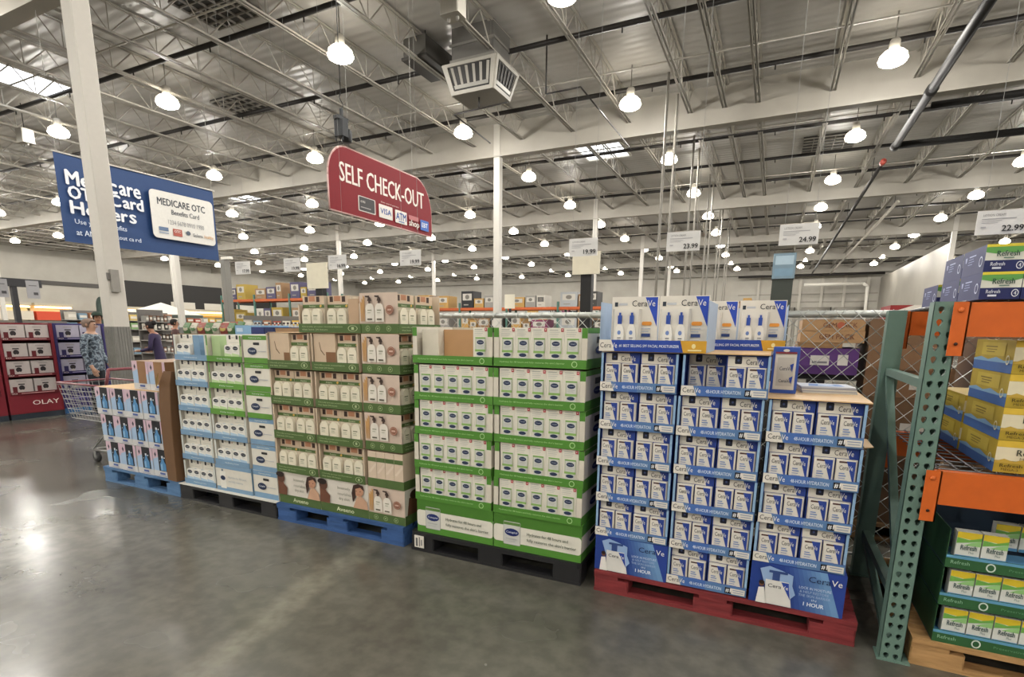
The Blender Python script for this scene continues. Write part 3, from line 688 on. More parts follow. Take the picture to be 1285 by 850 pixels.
for r_, z in enumerate(az_):
    for cn, xs in (('left', -3.42), ('middle', -2.974)):
        x = xs+jit(.008); y = 2.9+jit(.006)
        tray('ave', (x, y, z), 'olive lipped lotion tray, %s full row from top in the %s column' % (ROW[r_] if r_ else 'first', cn), 'olive lotion trays', **AVE)
        tray('ave', (x+.43, 3.885, z), 'olive lotion tray in the back row, level %s, %s column' % (ROW[r_], cn), 'olive trays in the back row', PI, **AVE)
        for q in range(2):
            if r_ == 0 and q == 0: continue
            ave_pack((x+.014+q*.207, y+.034, z+.0045), 'beige twin bottle pack, %s in the %s row, %s column' % (('left', 'right')[q], ROW[r_], cn))
    if r_ < 3:
        tray('aver', (-2.205+jit(.006), 2.9, z), 'beige tray end printed with two pump bottles, %s from top' % (ROW[r_+1]), 'beige side trays', PI/2, **AVR)
        for q in range(2): ave_pack((-2.238, 2.915+q*.225, z+.0045), 'twin bottle pack facing right, %s one in the %s side tray' % (('front', 'rear')[q], ROW[r_]), PI/2)
        tray('aver', (-2.205, 3.395, z), 'beige side tray in the back row, %s from top' % ROW[r_+1], 'beige side trays', PI/2, **AVR)
    else:
        tag(MB().box(-2.515, 2.9, z, -2.2, 3.38, z+.06, OLV).build('tray_base'), 'olive tray base under four plain cartons at the corner', 'tray')
        for q in range(4):
            t = thing('plain_lotion_carton', 'plain beige carton with olive bands, %s of four at the corner' % ORD[q], 'carton', (-2.512+q*.077, 2.905, z+.0605), 0, 'plain cartons at the corner')
            b = MB().box(0, 0, 0, .074, .45, .195, '#ccb9a5'); b.art([('r', 0, .62, 1, .78, OLV), ('p', [(0, .2), (1, .62), (1, .5), (.3, .2)], '#d6c6b5')], .074, .195); b.build('carton', t)
        tag(MB().box(-2.515, 3.395, z, -2.2, 3.88, z+.258, BEI).build('carton_block'), 'beige carton in the back row behind the plain cartons', 'carton')
# opened beige boxes in the first row
def open_box(x, y, z, w_, h, label, cut):
    t = thing('opened_carton', label, 'carton', (x, y, z), 0, 'opened beige cartons')
    MB().box(0, 0, 0, w_, .2, h, '#c2ad95').build('carton', t)
    MB().art([('r', *cut, '#7a573b'), ('p', [(.25, .75), (.27, .78), (.34, .56), (.5, .42), (.48, .4), (.31, .53)], '#6b5a45')], w_, h).build('torn_print', t)
open_box(-3.408, 2.908, 1.2085, .2, .255, 'opened beige carton with torn corner in the left first row tray', (.7, .05, 1.0, .45))
open_box(-2.962, 2.908, 1.2085, .2, .255, 'opened beige carton with brown cutout in the middle first row tray', (.55, .0, 1.0, .5))
# top row
tag(MB().box(-3.42, 2.905, 1.4665, -2.2, 3.87, 1.4705, TAN).build('cardboard_sheet'), 'tan cardboard sheet under the top row of beige packs', 'cardboard')
TOP = dict(AVE); TOP['w_'] = .57; TOP['h'] = .2; AVT = dict(AVR); AVT['h'] = .263
tray('avetop', (-3.085, 2.9, 1.471), 'wide olive lipped tray on top of the beige stack', 'olive lotion trays', **TOP)
ave_pack((-3.07, 2.934, 1.4755), 'beige twin bottle pack at the left of the top tray'); ave_pack((-2.86, 2.96, 1.4755), 'beige twin bottle pack set back in the top tray')
ave_pack((-2.735, 3.06, 1.4755), 'beige twin bottle pack at the right rear of the top tray')
tag(MB().box(-2.652, 2.935, 1.4755, -2.56, 2.955, 1.70, '#b89c80').build('cardboard_flap'), 'upright tan flap between packs of the top tray', 'cardboard')
tray('aver', (-2.205, 2.9, 1.471), 'beige tray end printed with two pump bottles, topmost of the stack', 'beige side trays', PI/2, **AVR)
for q in range(2): ave_pack((-2.238, 2.915+q*.225, 1.4755), 'twin bottle pack facing right, %s one in the topmost side tray' % ('front', 'rear')[q], PI/2)
def av_disp():
    it = [('r', 0, 0, 1, 1, '#cfc9bf'), ('r', 0, 0, 1, .27, OLV), ('t', 'Aveeno', .34, .08, .7, .2, '#cdd3b0', .02), ('t', 'Intensely', .38, .72, .64, .83, '#7d7f70'), ('t', 'nourishes', .38, .57, .66, .66, '#7d7f70'), ('t', 'dry skin', .40, .40, .62, .52, '#7d7f70')]
    it += [('p', [(0, .27), (.2, .27), (.22, .5), (.14, .62), (.12, .72), (0, .8)], '#6b4534'), ('e', .08, .8, .09, .15, '#5a3a2c'), ('e', .06, .9, .1, .09, '#231814')]
    it += [('p', [(.7, .27), (1, .27), (.98, .5), (.88, .64), (.78, .6)], '#c09a80'), ('e', .82, .78, .1, .16, '#b98b70'), ('p', [(.7, .42), (.68, .7), (.72, .94), (.82, 1), (.92, .95), (.94, .8), (.86, .9), (.76, .84), (.76, .6)], '#3b2620'), ('e', .78, .78, .012, .015, '#3b2620', 6), ('e', .86, .78, .012, .015, '#3b2620', 6), ('r', .79, .69, .85, .7, '#8c4f45')]
    return it
display_box((-3.42, 2.905, .143), 'beige display carton with people pictures, left one at the bottom', .435, .48, .257, BEI, av_disp(), 'beige display cartons')
display_box((-2.982, 2.905, .143), 'beige display carton with people pictures, middle one at the bottom', .46, .48, .257, BEI, av_disp(), 'beige display cartons')
display_box((-2.52, 2.905, .143), 'beige carton with two pump bottles at the bottom corner', .32, .48, .257, BEI, av_big(), 'beige display cartons', av_disp()[:2]+[('p', [(.05, .27), (.4, .27), (.42, .6), (.3, .8), (.1, .75)], '#6b4534'), ('e', .24, .82, .12, .13, '#3a261e')])
for q, xs in enumerate((-3.42, -2.982, -2.52)): display_box((xs, 3.39, .143), 'beige carton in the bottom back row, %s' % ORD[q], (.435, .46, .32)[q], .48, .257, BEI, None, 'beige display cartons')

# ================= white, green and pale blue lotion stack =================
LB, LG = '#7393b0', '#588a36'
pallet(-4.65, -3.446, 2.875, 3.89, .138, C('#232325', .45), 'black plastic pallet under the pale blue and green lotion stack', solid=True)
tag(MB().box(-4.63, 2.862, .1385, -3.425, 3.88, .146, '#d5d2c8').build('slip_sheet'), 'white slip sheet hanging over the black pallet edge', 'sheet')
def lo_lip(c, tx): return [('r', 0, 0, 1, 1, c), ('t', tx, .3, .36, .7, .64, '#d5dfe0')]
LOB = dict(w_=.41, d=.49, h=.212, lip=.046, side=OFFW, lipart=lo_lip(LB, 'Hydrating lotion'), inner='#b9c3c6', lipcol=LB, flange=(.022, '#c3c6c0', '#c3c6c0', .6))
LOG = dict(w_=.41, d=.49, h=.212, lip=.046, side=OFFW, lipart=lo_lip(LG, 'Daily lotion'), inner='#b9c3a6', lipcol=LG, flange=(.014, '#a9bd86', LG, .6))
def lo_pack(tint):
    w_, h = .182, .204
    b = MB().box(0, 0, 0, w_, .09, h, '#c3c6c1')
    b.art([('r', 0, .63, 1, 1, '#d9d5ca'), ('r', .16, .85, .29, 1, '#2c2a2e'), ('r', .62, .85, .75, 1, '#2c2a2e'), ('r', .36, .9, .5, .92, '#8f908c'), ('r', .84, .88, .9, .93, '#b08a80'), ('r', .2, .72, .8, .74, '#b9bab3'), ('r', 0, .62, 1, .635, tint)], w_, h)
    bt = MB().ext_y([(0, 0), (.084, 0), (.085, .1), (.08, .118), (.066, .127), (.018, .127), (.004, .118), (-.001, .1)], -.03, -.0035, C('#dfddd6', .4))
    bt.art([('e', .5, .80, .36, .12, '#22262f'), ('t', 'Cetaphil', .25, .76, .75, .84, '#cfd3da'), ('r', .3, .6, .7, .63, '#a9adb0'), ('p', [(0, 0), (1, 0), (1, .42), (0, .5)], tint)], .084, .127, (0, -.03, 0))
    return b.mesh('box_back'), bt.mesh('bottle')
LOM = {'b': lo_pack('#a9c2d6'), 'g': lo_pack('#b7cf9c')}
def lot_pack(kind, loc, label):
    t = thing('body_lotion_pack', label, 'lotion pack', loc, jit(.012), 'white lotion twin packs')
    inst('box_back', LOM[kind][0], t); inst('bottle', LOM[kind][1], t, (.005, 0, .003)); inst('bottle', LOM[kind][1], t, (.0935, 0, .003))
lz = [1.232, 1.016, .802, .588, .372, .1465]
for r_, z in enumerate(lz):
    for cn, xs, dz in (('left', -4.585+.009*(5-r_), 0), ('middle', -4.15+.006*(5-r_), 0)):
        gr = cn == 'middle' and r_ < 3
        x = xs+jit(.006); y = 2.895+jit(.006)
        if cn == 'middle' and r_ == 5: continue
        tray('log' if gr else 'lob', (x, y, z), '%s lipped lotion tray, %s from top in the %s column' % ('green' if gr else 'pale blue', ROW[r_] if r_ else 'first', cn), 'lotion trays', **(LOG if gr else LOB))
        tray('log' if gr else 'lob', (x+.41, 3.885, z), '%s lotion tray in the back row, level %s, %s column' % ('green' if gr else 'pale blue', ROW[r_], cn), 'lotion trays in the back row', PI, **(LOG if gr else LOB))
        for q in range(2):
            if r_ == 0 and ((cn == 'middle' and q == 0) or (cn == 'left' and q == 1)): continue
            lot_pack('g' if gr else 'b', (x+.02+q*.186, y+.034, z+.0045), 'white lotion twin pack, %s in the %s tray of the %s column' % (('left', 'right')[q], ROW[r_], cn))
tag(MB().box(-4.33, 2.93, 1.2366, -4.25, 3.1, 1.435, LB).build('blue_divider'), 'pale blue card divider in the top left lotion tray', 'cardboard')
tag(MB().box(-4.10, 2.93, 1.2366, -4.0, 3.1, 1.435, '#a9c090').build('green_divider'), 'pale green card divider in the top middle lotion tray', 'cardboard')
def lo_side(c): return [('r', 0, 0, 1, 1, '#d3cfc4'), ('r', 0, 0, 1, .2, c), ('r', 0, .84, 1, 1, c), ('t', 'Hydrating lotion', .25, .88, .75, .94, '#d5dfd8'), ('rr', .42, .66, .66, .75, .004, '#2a2a2c'), ('e', .36, .44, .18, .13, '#23304e', 18), ('t', 'Cetaphil', .24, .40, .48, .48, '#d5d9e0', .01), ('r', .58, .42, .92, .45, '#aeb0b4')]
for r_, z in enumerate(lz):
    c = LG if r_ < 3 else LB
    display_box((-3.707+.004*(5-r_)*.5, 2.9+jit(.005), z), '%s banded white carton end with dark oval, %s from top' % ('green' if r_ < 3 else 'pale blue', ROW[r_] if r_ else 'first'), .275, .97, .212 if r_ != 5 else .224, '#cfcbc0', lo_side(c), 'lotion carton ends')
def lo_disp(): return [('r', 0, 0, 1, 1, '#d3cfc4'), ('r', 0, 0, 1, .16, LB), ('r', 0, .86, 1, 1, LB), ('rr', .12, .1, .28, .76, .006, '#dddbd3'), ('r', .17, .76, .22, .84, '#6d7885'), ('e', .2, .5, .07, .09, '#23304e'), ('t', 'Hydrates for 48 hours', .36, .5, .86, .6, '#93a0ad'), ('t', 'and fully restores', .36, .34, .76, .44, '#93a0ad')]
display_box((-4.155, 2.895, .1465), 'pale blue and white display carton at the bottom middle of the lotion stack', .435, .49, .224, LB, lo_disp(), 'lotion display cartons')
display_box((-4.155, 3.39, .1465), 'pale blue carton in the bottom back row of the lotion stack', .435, .49, .224, LB, None, 'lotion display cartons')

# ================= light blue pallet with dark windowed boxes =================
pallet(-5.835, -4.66, 2.885, 3.9, .15, woodmat('#5478a0', '#3d6288'), 'light blue block pallet under the dark windowed boxes')
def bl_box(open_=False):
    w_, h = .238, .258
    b = MB().box(0, 0, 0, w_, .4, h, '#7d5c3e' if open_ else '#c9c8c8')
    if open_: b.art([('r', 0, 0, 1, 1, '#c9c8c8')], w_, h, e=.0003)
    it = [('r', 0, .22, .34, 1, '#9db6d2'), ('p', [(0, .62), (.34, .72), (.34, 1), (0, 1)], '#c9aebb'), ('p', [(.17, .9), (.23, .8), (.17, .7), (.11, .8)], '#2b2c3c'), ('r', .34, .22, .86, 1, '#15161c' if not open_ else '#8a6544'), ('r', .86, .22, 1, 1, '#c4a9b8'), ('r', .86, .22, 1, .55, '#a3b9d2')]
    if not open_: it += [('p', [(.44, .24), (.78, .24), (.78, .48), (.7, .58), (.66, .7), (.56, .7), (.52, .58), (.44, .48)], '#4f86b6'), ('p', [(.48, .26), (.58, .26), (.58, .5), (.48, .46)], '#86b1d2'), ('r', .56, .7, .66, .78, '#c9ccd2'), ('e', .74, .72, .03, .025, '#d9e2ea', 8), ('e', .46, .6, .025, .02, '#b9c8d6', 8)]  # pale ellipses are glints painted into the window print
    it += [('r', .4, .1, .72, .17, '#4c5f9c'), ('r', .3, .04, .8, .07, '#a3a6ae')]
    b.art(it, w_, h, (0, -.0004, 0)); return b.mesh('carton')
BLM = bl_box(); BLO = bl_box(True)
for r_, z in enumerate((.152, .413, .676)):
    for q in range(4):
        t = thing('windowed_box', 'boxed blue bottle with dark window, %s in the %s row of the light blue pallet' % (ORD[q], ('bottom', 'middle', 'upper')[r_]), 'box', (-5.765+q*.241+jit(.003)-(.03*r_-.01), 2.9+jit(.004), z), 0, 'dark windowed boxes')
        inst('carton', BLM, t)
        t = thing('windowed_box', 'windowed box in the back row, %s, %s level' % (ORD[q], ('bottom', 'middle', 'upper')[r_]), 'box', (-5.527+q*.241-(.03*r_-.01), 3.72, z), PI, 'dark windowed boxes')
        inst('carton', BLM, t)
tag(MB().box(-5.80, 2.91, .9345, -4.83, 3.72, .9385, TAN).build('cardboard_sheet'), 'tan cardboard sheet on the light blue pallet stack', 'cardboard')
for q in range(2):
    t = thing('opened_windowed_box', 'opened windowed box showing brown card, %s on top of the stack' % ('left', 'right')[q], 'box', (-5.26+q*.241, 2.95, .939), 0, 'opened windowed boxes'); inst('carton', BLO, t)
# bent brown corner board
cb = MB(); pts = []
prof = [(.151, -4.792, -4.655), (.5, -4.805, -4.648), (.8, -4.80, -4.63), (1.02, -4.76, -4.6), (1.13, -4.68, -4.56)]
vs = []
for z, xa, xb in prof: vs += [(xa, 2.872, z), (xb, 2.862, z), (xb+.004, 2.868, z), (xb+.004, 3.5, z), (xb, 3.5, z), (xb-.004, 2.872, z), (xa, 2.878, z)]
fs = []; n = 7
for i in range(len(prof)-1):
    for q in range(n): fs.append((i*n+q, i*n+(q+1)%n, (i+1)*n+(q+1)%n, (i+1)*n+q))
fs += [tuple(range(n-1, -1, -1)), tuple(range((len(prof)-1)*n, len(prof)*n))]
cb.add(vs, fs, C('#6b4f36', .8))
t = thing('corner_board', 'bent brown cardboard corner board beside the dark windowed boxes', 'cardboard', (0, 0, 0)); cb.build('board', t)
MB().add([(-4.80, 2.868, .98), (-4.74, 2.83, 1.06), (-4.70, 2.84, 1.12), (-4.76, 2.87, 1.03)], [(0, 1, 2, 3)], C('#d9b884', .7)).build('folded_edge', t)

# ================= rack on the right =================
GRN = C('#627c71', .5); ORA = C('#c85f20', .5, noise=.1)
def perforated_post(name, parent, x, y, ztop, mat=GRN):
    """closed rectangular post whose front face has two columns of teardrop holes"""
    w_, d = .09, .075; b = MB(); pitch = .0508; n = int(ztop/pitch); rest = ztop-n*pitch
    tear = []
    for i in range(10):
        a = PI*(.15) + i*(2*PI-.3*PI*0)/10
        tear.append((.0105*math.cos(a), .0105*math.sin(a)))
    tear = [(.011*math.cos(math.radians(a)), .011*math.sin(math.radians(a))) for a in (20, 55, 90, 125, 160, 200)]+[(-.003, -.018), (.003, -.018), (.011*math.cos(math.radians(-20)), .011*math.sin(math.radians(-20)))]
    for r_ in range(n):
        for c in range(2):
            x0, x1 = x+c*w_/2, x+(c+1)*w_/2; z0 = r_*pitch; z1 = z0+pitch; cx, cz_ = (x0+x1)/2+(.004 if c == 0 else -.004), (z0+z1)/2
            hole = [(cx+p, cz_+q) for p, q in tear]; k = len(hole)
            ang = [math.atan2(q-cz_, p-cx) for p, q in hole]
            def edge(a):
                dx, dz = math.cos(a), math.sin(a); s1 = ((x1-cx) if dx > 0 else (cx-x0))/max(abs(dx), 1e-6); s2 = ((z1-cz_) if dz > 0 else (cz_-z0))/max(abs(dz), 1e-6)
                s_ = min(s1, s2); return (cx+dx*s_, cz_+dz*s_)
            # outer ring: square corners included
            outer = [edge(a) for a in ang]; vs = [(p, y, q) for p, q in hole]+[(p, y, q) for p, q in outer]+[(p, y+.02, q) for p, q in hole]
            fs = []
            for i in range(k):
                j = (i+1) % k; fs += [(i, j, k+j, k+i), (i, 2*k+i, 2*k+j, j)]
            b.add(vs, fs, mat)
            # corner fillers
            for X_, Z_ in ((x0, z0), (x1, z0), (x1, z1), (x0, z1)):
                a = math.atan2(Z_-cz_, X_-cx); best = sorted(range(k), key=lambda i: abs(math.atan2(math.sin(ang[i]-a), math.cos(ang[i]-a))))
                lo = [i for i in range(k) if math.sin(ang[i]-a) < 0 and math.cos(ang[i]-a) > -.2]; hi = [i for i in range(k) if math.sin(ang[i]-a) >= 0 and math.cos(ang[i]-a) > -.2]
                if lo and hi:
                    i0 = max(lo, key=lambda i: math.sin(ang[i]-a) if math.cos(ang[i]-a) > 0 else -1); i1 = min(hi, key=lambda i: math.sin(ang[i]-a) if math.cos(ang[i]-a) > 0 else 1)
                    b.add([(outer[i0][0], y, outer[i0][1]), (X_, y, Z_), (outer[i1][0], y, outer[i1][1])], [(0, 1, 2)], mat)
    if rest > .002: b.add([(x, y, n*pitch), (x+w_, y, n*pitch), (x+w_, y, ztop), (x, y, ztop)], [(0, 1, 2, 3)], mat)
    b.box(x, y+.0, 0, x+.003, y+d, ztop, mat).box(x+w_-.003, y, 0, x+w_, y+d, ztop, mat)
    b.box(x+.003, y+d-.003, 0, x+.02, y+d, ztop, mat).box(x+w_-.02, y+d-.003, 0, x+w_-.003, y+d, ztop, mat)
    b.box(x-.01, y-.015, 0, x+w_+.03, y+d+.02, .006, mat)
    return b.build(name, parent)
rack = thing('pallet_rack', 'green and orange pallet rack at the right edge', 'rack', (0, 0, 0))
RX = 0.582; RL = 2.72
for x in (RX, RX+RL):
    perforated_post('upright_post', rack, x, 2.82, 1.63)
    MB().box(x, 3.82, 0, x+.09, 3.825, 1.63, GRN).box(x, 3.825, 0, x+.004, 3.9, 1.63, GRN).box(x+.086, 3.825, 0, x+.09, 3.9, 1.63, GRN).box(x-.01, 3.8, 0, x+.1, 3.92, .006, GRN).build('upright_post', rack)
    xm = x+.045
    for z in (.28, 1.28): MB().box(xm-.02, 2.895, z-.02, xm+.02, 3.82, z+.02, GRN).build('horizontal_brace', rack)
    for a, bz in (((2.9, .30), (3.82, 1.24)),):
        MB().ext_x([(a[0], a[1]), (bz[0], bz[1]), (bz[0], bz[1]+.045), (a[0], a[1]+.045)], xm-.018, xm+.018, GRN).build('diagonal_brace', rack)
    MB().ext_x([(2.9, .02), (3.82, .24), (3.82, .27), (2.9, .05)], xm-.018, xm+.018, GRN).build('diagonal_brace', rack)
for y, fr in ((2.80, 1), (3.8555, -1)):
    for z0, z1 in ((1.49, 1.625), (.78, .925)):
        bm_ = MB().box(RX+.092, y, z0, RX+RL, y+.045, z1, ORA); bo = bm_.build('beam', rack)
        for xe in (RX+.06, RX+RL):
            br = MB().box(xe, y-.004, z0-.078, xe+.055, y+.0, z1+.002, ORA).box(xe+.05, y-.004, z0-.078, xe+.055, y+.045, z1+.002, ORA)
            bk = br.build('beam_bracket', bo)
        for k_, zz in ((0, z1-.03), (1, z0-.03), (2, z0-.06)):
            pass
        MB().lathe([(0, .0), (.009, .0), (.011, .004), (.007, .008), (0, .009)], C('#d06a30', .3), n=10).build('rivet', bo, (RX+.085, y-.005, z1-.03)).rotation_euler = (PI/2, 0, 0)
        MB().lathe([(0, .0), (.006, .0), (.007, .003), (0, .005)], C('#3a2015', .5), n=8).build('rivet', bo, (RX+.085, y-.005, z0-.03)).rotation_euler = (PI/2, 0, 0)
def wire_deck(z):
    b = MB(); wm = C('#77777a', .4, .6)
    for i in range(40): x = RX+.11+i*.066; b.bar((x, 2.85, z+.004), (x, 3.9, z+.004), .0035, wm, 4)
    for i in range(12): y = 2.86+i*.094; b.bar((RX+.1, y, z-.003), (RX+RL-.01, y, z-.003), .0035, wm, 4)
    o = b.build('wire_deck', rack); o['kind'] = 'stuff'
wire_deck(.928); wire_deck(1.628)
pallet(.70, 1.92, 2.83, 3.85, .13, woodmat('#b58d5c', '#8c693f'), 'bare wood pallet on the floor under the rack')
def refresh_logo(x0, z0, x1, z1, c='#2c4a3a'): return [('t', 'Refresh', x0, z0, x1, z1, c, .01)]
# top: navy cartons
def top_box():
    w_, d, h = .125, .285, .1045
    b = MB().box(0, 0, 0, w_, d, h, '#20275a')
    b.art([('r', .0, .42, 1, 1, '#cfcfc4'), ('p', [(0, .72), (.25, .66), (.5, .72), (.75, .66), (1, .74), (1, .92), (0, .92)], '#5d9a4e'), ('r', 0, .9, 1, 1, '#d6c53f'), ('t', 'Refresh', .28, .56, .82, .76, '#20463a', .01), ('r', .45, .48, .7, .52, '#5d7a6c'), ('t', 'Refresh', .15, .22, .5, .35, '#cfd2de', .01), ('r', .2, .1, .42, .17, '#cfd2de'), ('o', .86, .22, .09, .14, .22, '#d9dbe2'), ('t', '4', .83, .15, .89, .29, '#d9dbe2', .01)], w_, h)
    b.art([('p', [(.12, .75), (.2, .75), (.18, .55), (.14, .55)], '#9ba3c6'), ('r', .3, .72, .6, .77, '#9ba3c6'), ('r', .3, .62, .52, .65, '#8089b3'), ('r', .3, .52, .56, .55, '#8089b3'), ('r', .3, .42, .5, .45, '#8089b3'), ('o', .88, .42, .07, .2, .25, '#b9bfd8')], d, h, (0, d, 0), (0, -1, 0), (-1, 0, 0))
    return b.mesh('carton')
TBM = top_box()
for r_ in range(2):
    for q in range(6):
        for dpt in range(2):
            t = thing('eye_drop_carton', 'navy carton on the rack top, %s layer, %s from left, %s' % (('lower', 'upper')[r_], ORD[q], ('front', 'second row')[dpt]), 'carton', (.72+q*.1275, 2.815+dpt*.29+jit(.004), 1.6365+r_*.105), 0, 'navy cartons on the rack top'); inst('carton', TBM, t)
t = thing('eye_drop_carton', 'single navy carton standing at the back of the rack top', 'carton', (.716, 3.45, 1.6365), 0, 'navy cartons on the rack top'); inst('carton', TBM, t)
# middle: gold cartons
def gold_box():
    w_, d, h = .30, .47, .134
    b = MB().box(0, 0, 0, w_, d, h, '#a8902e')
    b.art([('r', 0, .38, 1, .8, '#d6cdb0'), ('r', 0, .8, 1, 1, '#cfae3c'), ('p', [(0, .34), (.1, .44), (.2, .36), (.3, .44), (.4, .36), (.5, .44), (.6, .36), (.7, .44), (.8, .36), (.9, .44), (1, .36), (1, .3), (0, .3)], '#b89a3e'), ('t', 'Refresh', .22, .55, .56, .74, '#3b3a2c', .01), ('t', 'MEGA-3', .26, .42, .5, .5, '#6b5a2c'), ('t', 'Refresh', .06, .18, .3, .28, '#4a3d18', .01), ('t', 'MEGA-3', .08, .07, .26, .14, '#4a3d18'), ('o', .48, .16, .05, .11, .25, '#3a4a8a')], w_, h)
    b.art([('r', 0, 0, 1, .36, '#3d5f98'), ('p', [(0, .36), (.2, .44), (.4, .36), (.6, .46), (.8, .36), (1, .42), (1, .3), (0, .3)], '#7ba0c0'), ('r', .2, .5, .8, .92, '#b9a23e'), ('r', .3, .76, .6, .8, '#7d6a26'), ('r', .34, .68, .6, .71, '#7d6a26'), ('r', .34, .6, .56, .63, '#7d6a26'), ('o', .9, .4, .04, .15, .3, '#d0c8a8')], d, h, (0, d, 0), (0, -1, 0), (-1, 0, 0))
    return b.mesh('carton')
GBM = gold_box()
for r_ in range(4):
    for q in range(3):
        for dpt in range(2 if r_ < 2 else 1):
            t = thing('gold_carton', 'gold and blue carton on the middle shelf, %s layer, %s from left, %s' % (('lowest', 'second', 'third', 'top')[r_], ORD[q], ('front', 'rear')[dpt]), 'carton', (.874+q*.305, 2.85+dpt*.5, .9365+r_*.1355), 0, 'gold cartons on the middle shelf'); inst('carton', GBM, t)
# bottom: green trays with small white cartons
GD = '#2d5a34'
def gt_lip(): return [('r', 0, 0, 1, 1, GD), ('r', 0, .78, 1, 1, '#5c93b4'), ('t', 'Refresh', .03, .34, .14, .62, '#8fb596'), ('o', .26, .42, .028, .34, .3, '#c9d4c9'), ('t', 'Preservative free lubricant eye drops', .36, .3, .9, .55, '#5f8c66')]
GT = dict(w_=.6, d=.49, h=.178, lip=.058, side='#23472b', lipart=gt_lip(), inner='#3a4a5c', lipcol=GD)
def eye_box():
    w_, h = .0845, .118
    b = MB().box(0, 0, 0, w_, .05, h, '#d0d2cc')
    b.art([('p', [(0, .78), (1, .70), (1, 1), (0, 1)], '#d3b92e'), ('p', [(0, .55), (.5, .62), (1, .72), (1, .84), (.5, .72), (0, .78)], '#6aa34a'), ('p', [(.3, .5), (1, .5), (1, .72), (.6, .62)], '#8fbf7a'), ('t', 'Refresh', .2, .32, .85, .52, '#2f4a4a', .01), ('t', 'Plus', .55, .2, .75, .29, '#55706a'), ('r', 0, 0, 1, .12, '#4f86b0')], w_, h)
    return b.mesh('carton')
EBM = eye_box()
for r_, z in enumerate((.131, .311, .491)):
    for k_ in range(2):
        x = .772+k_*.605
        tray('gt', (x, 2.85, z), 'dark green eye drop tray, %s layer, %s column' % (('bottom', 'middle', 'top')[r_], ('left', 'right')[k_]), 'dark green trays under the rack', **GT)
        tray('gt', (x+.6, 3.835, z), 'dark green tray in the back row, %s layer, %s column' % (('bottom', 'middle', 'top')[r_], ('left', 'right')[k_]), 'dark green trays under the rack', PI, **GT)
        for q in range(6 if (r_ < 2 or k_) else 2):
            t = thing('eye_drop_box', 'small white and green box, %s in the %s tray of the %s column' % (ORD[q], ('bottom', 'middle', 'top')[r_], ('left', 'right')[k_]), 'box', (x+.03+q*.0895, 2.858 if r_ < 2 else 2.86, z+.0465), 0, 'small white eye drop boxes'); inst('carton', EBM, t)
        pl = MB().box(x+.006, 2.856, z+.0045, x+.594, 3.0, z+.046, '#4f86b0').build('inner_riser'); tag(pl, 'blue riser inside the %s %s green tray' % (('bottom', 'middle', 'top')[r_], ('left', 'right')[k_]), 'riser', 'blue risers')
for q in range(4):
    t = thing('eye_drop_box', 'small white box at the back of the top tray, %s' % ORD[q], 'box', (.99+q*.09, 3.06, .5375), 0, 'small white eye drop boxes'); inst('carton', EBM, t)

# ================= chain link fence behind the stacks =================
t = thing('chain_link_fence', 'grey chain link fence with a pipe top rail behind the stacks', 'fence', (0, 3.97, 0))
gal = C('#a7aaa6', .35, .55)
FX0, FX1, FZ = -2.72, 3.6, 1.615
MB().bar((FX0, 0, FZ), (FX1, 0, FZ), .022, gal, 10).build('top_rail', t)
MB().bar((FX0, 0, .08), (FX1, 0, .08), .012, gal, 6).build('bottom_rail', t)
for x in (FX0, -.55, 1.6, FX1): MB().bar((x, 0, 0), (x, 0, 1.65), .03, gal, 10).lathe([(0, 1.68), (.02, 1.67), (.034, 1.65)], gal, x, 0, 0, 10).build('fence_post', t)
cl = MB(); p = .1; zlo, zhi = .08, 1.64
n = int((FX1-FX0)/p)+int((zhi-zlo)/p)+1
for i in range(n):
    for sg in (1, -1):
        x = (FX0-(zhi-zlo)+i*p) if sg > 0 else (FX0+i*p)
        a = Vector((x, 0, zlo)); b_ = Vector((x+sg*(zhi-zlo), 0, zhi))
        ts = [0, 1]
        for lim in (FX0, FX1):
            tt = (lim-a.x)/(b_.x-a.x)
            if 0 < tt < 1: ts.append(tt)
        ts = sorted(ts)
        for u0, u1 in zip(ts[:-1], ts[1:]):
            m_ = a.lerp(b_, (u0+u1)/2)
            if FX0 < m_.x < FX1: cl.bar(a.lerp(b_, u0)+Vector((0, .004*sg-.026, 0)), a.lerp(b_, u1)+Vector((0, .004*sg-.026, 0)), .0022, gal, 4)
cl = cl.build('wire_mesh', t); cl['kind'] = 'stuff'

# ================= goods behind the fence =================
def carton(name, x0, y0, z0, x1, y1, z1, col, label, art=None, cat='carton', group='cartons behind the fence', right=None):
    t = thing(name, label, cat, (x0, y0, z0), 0, group)
    MB().box(0, 0, 0, x1-x0, y1-y0, z1-z0, col).box(-.002, -.002, (z1-z0)*.985, x1-x0+.002, (y1-y0)*.5, (z1-z0), col).build('body', t)
    if art: MB().art(art, x1-x0, z1-z0, (0, -.003, 0)).build('front_print', t)
    if right: MB().art(right, y1-y0, z1-z0, (x1-x0+.003, 0, 0), (0, 1, 0), (1, 0, 0)).build('side_print', t)
    return t
KR = '#a3805a'; KRD = '#8a6a48'
pallet(.1, 1.15, 4.55, 5.6, .13, woodmat('#8c6e4a', '#6b5236'), 'wood pallet behind the fence under the produce cartons')
carton('produce_carton', .16, 4.6, .1305, .60, 5.3, .62, '#57473a', 'dark brown carton at the bottom behind the fence')
carton('produce_carton', .16, 4.6, .621, .595, 5.3, 1.05, '#4a3d33', 'dark brown carton in the lower stack behind the fence')
carton('white_carton', .165, 4.6, 1.051, .565, 5.2, 1.16, '#c8c4b8', 'white carton with dark lettering behind the fence', [('t', 'WAYAFET', .36, .1, .78, .5, '#5f5a50'), ('p', [(0, .1), (.2, .1), (.16, .5), (0, .5)], '#b98a3c'), ('r', .2, .55, .5, 1, '#1d1b1a'), ('r', .62, .6, .9, .9, '#9a968a')])
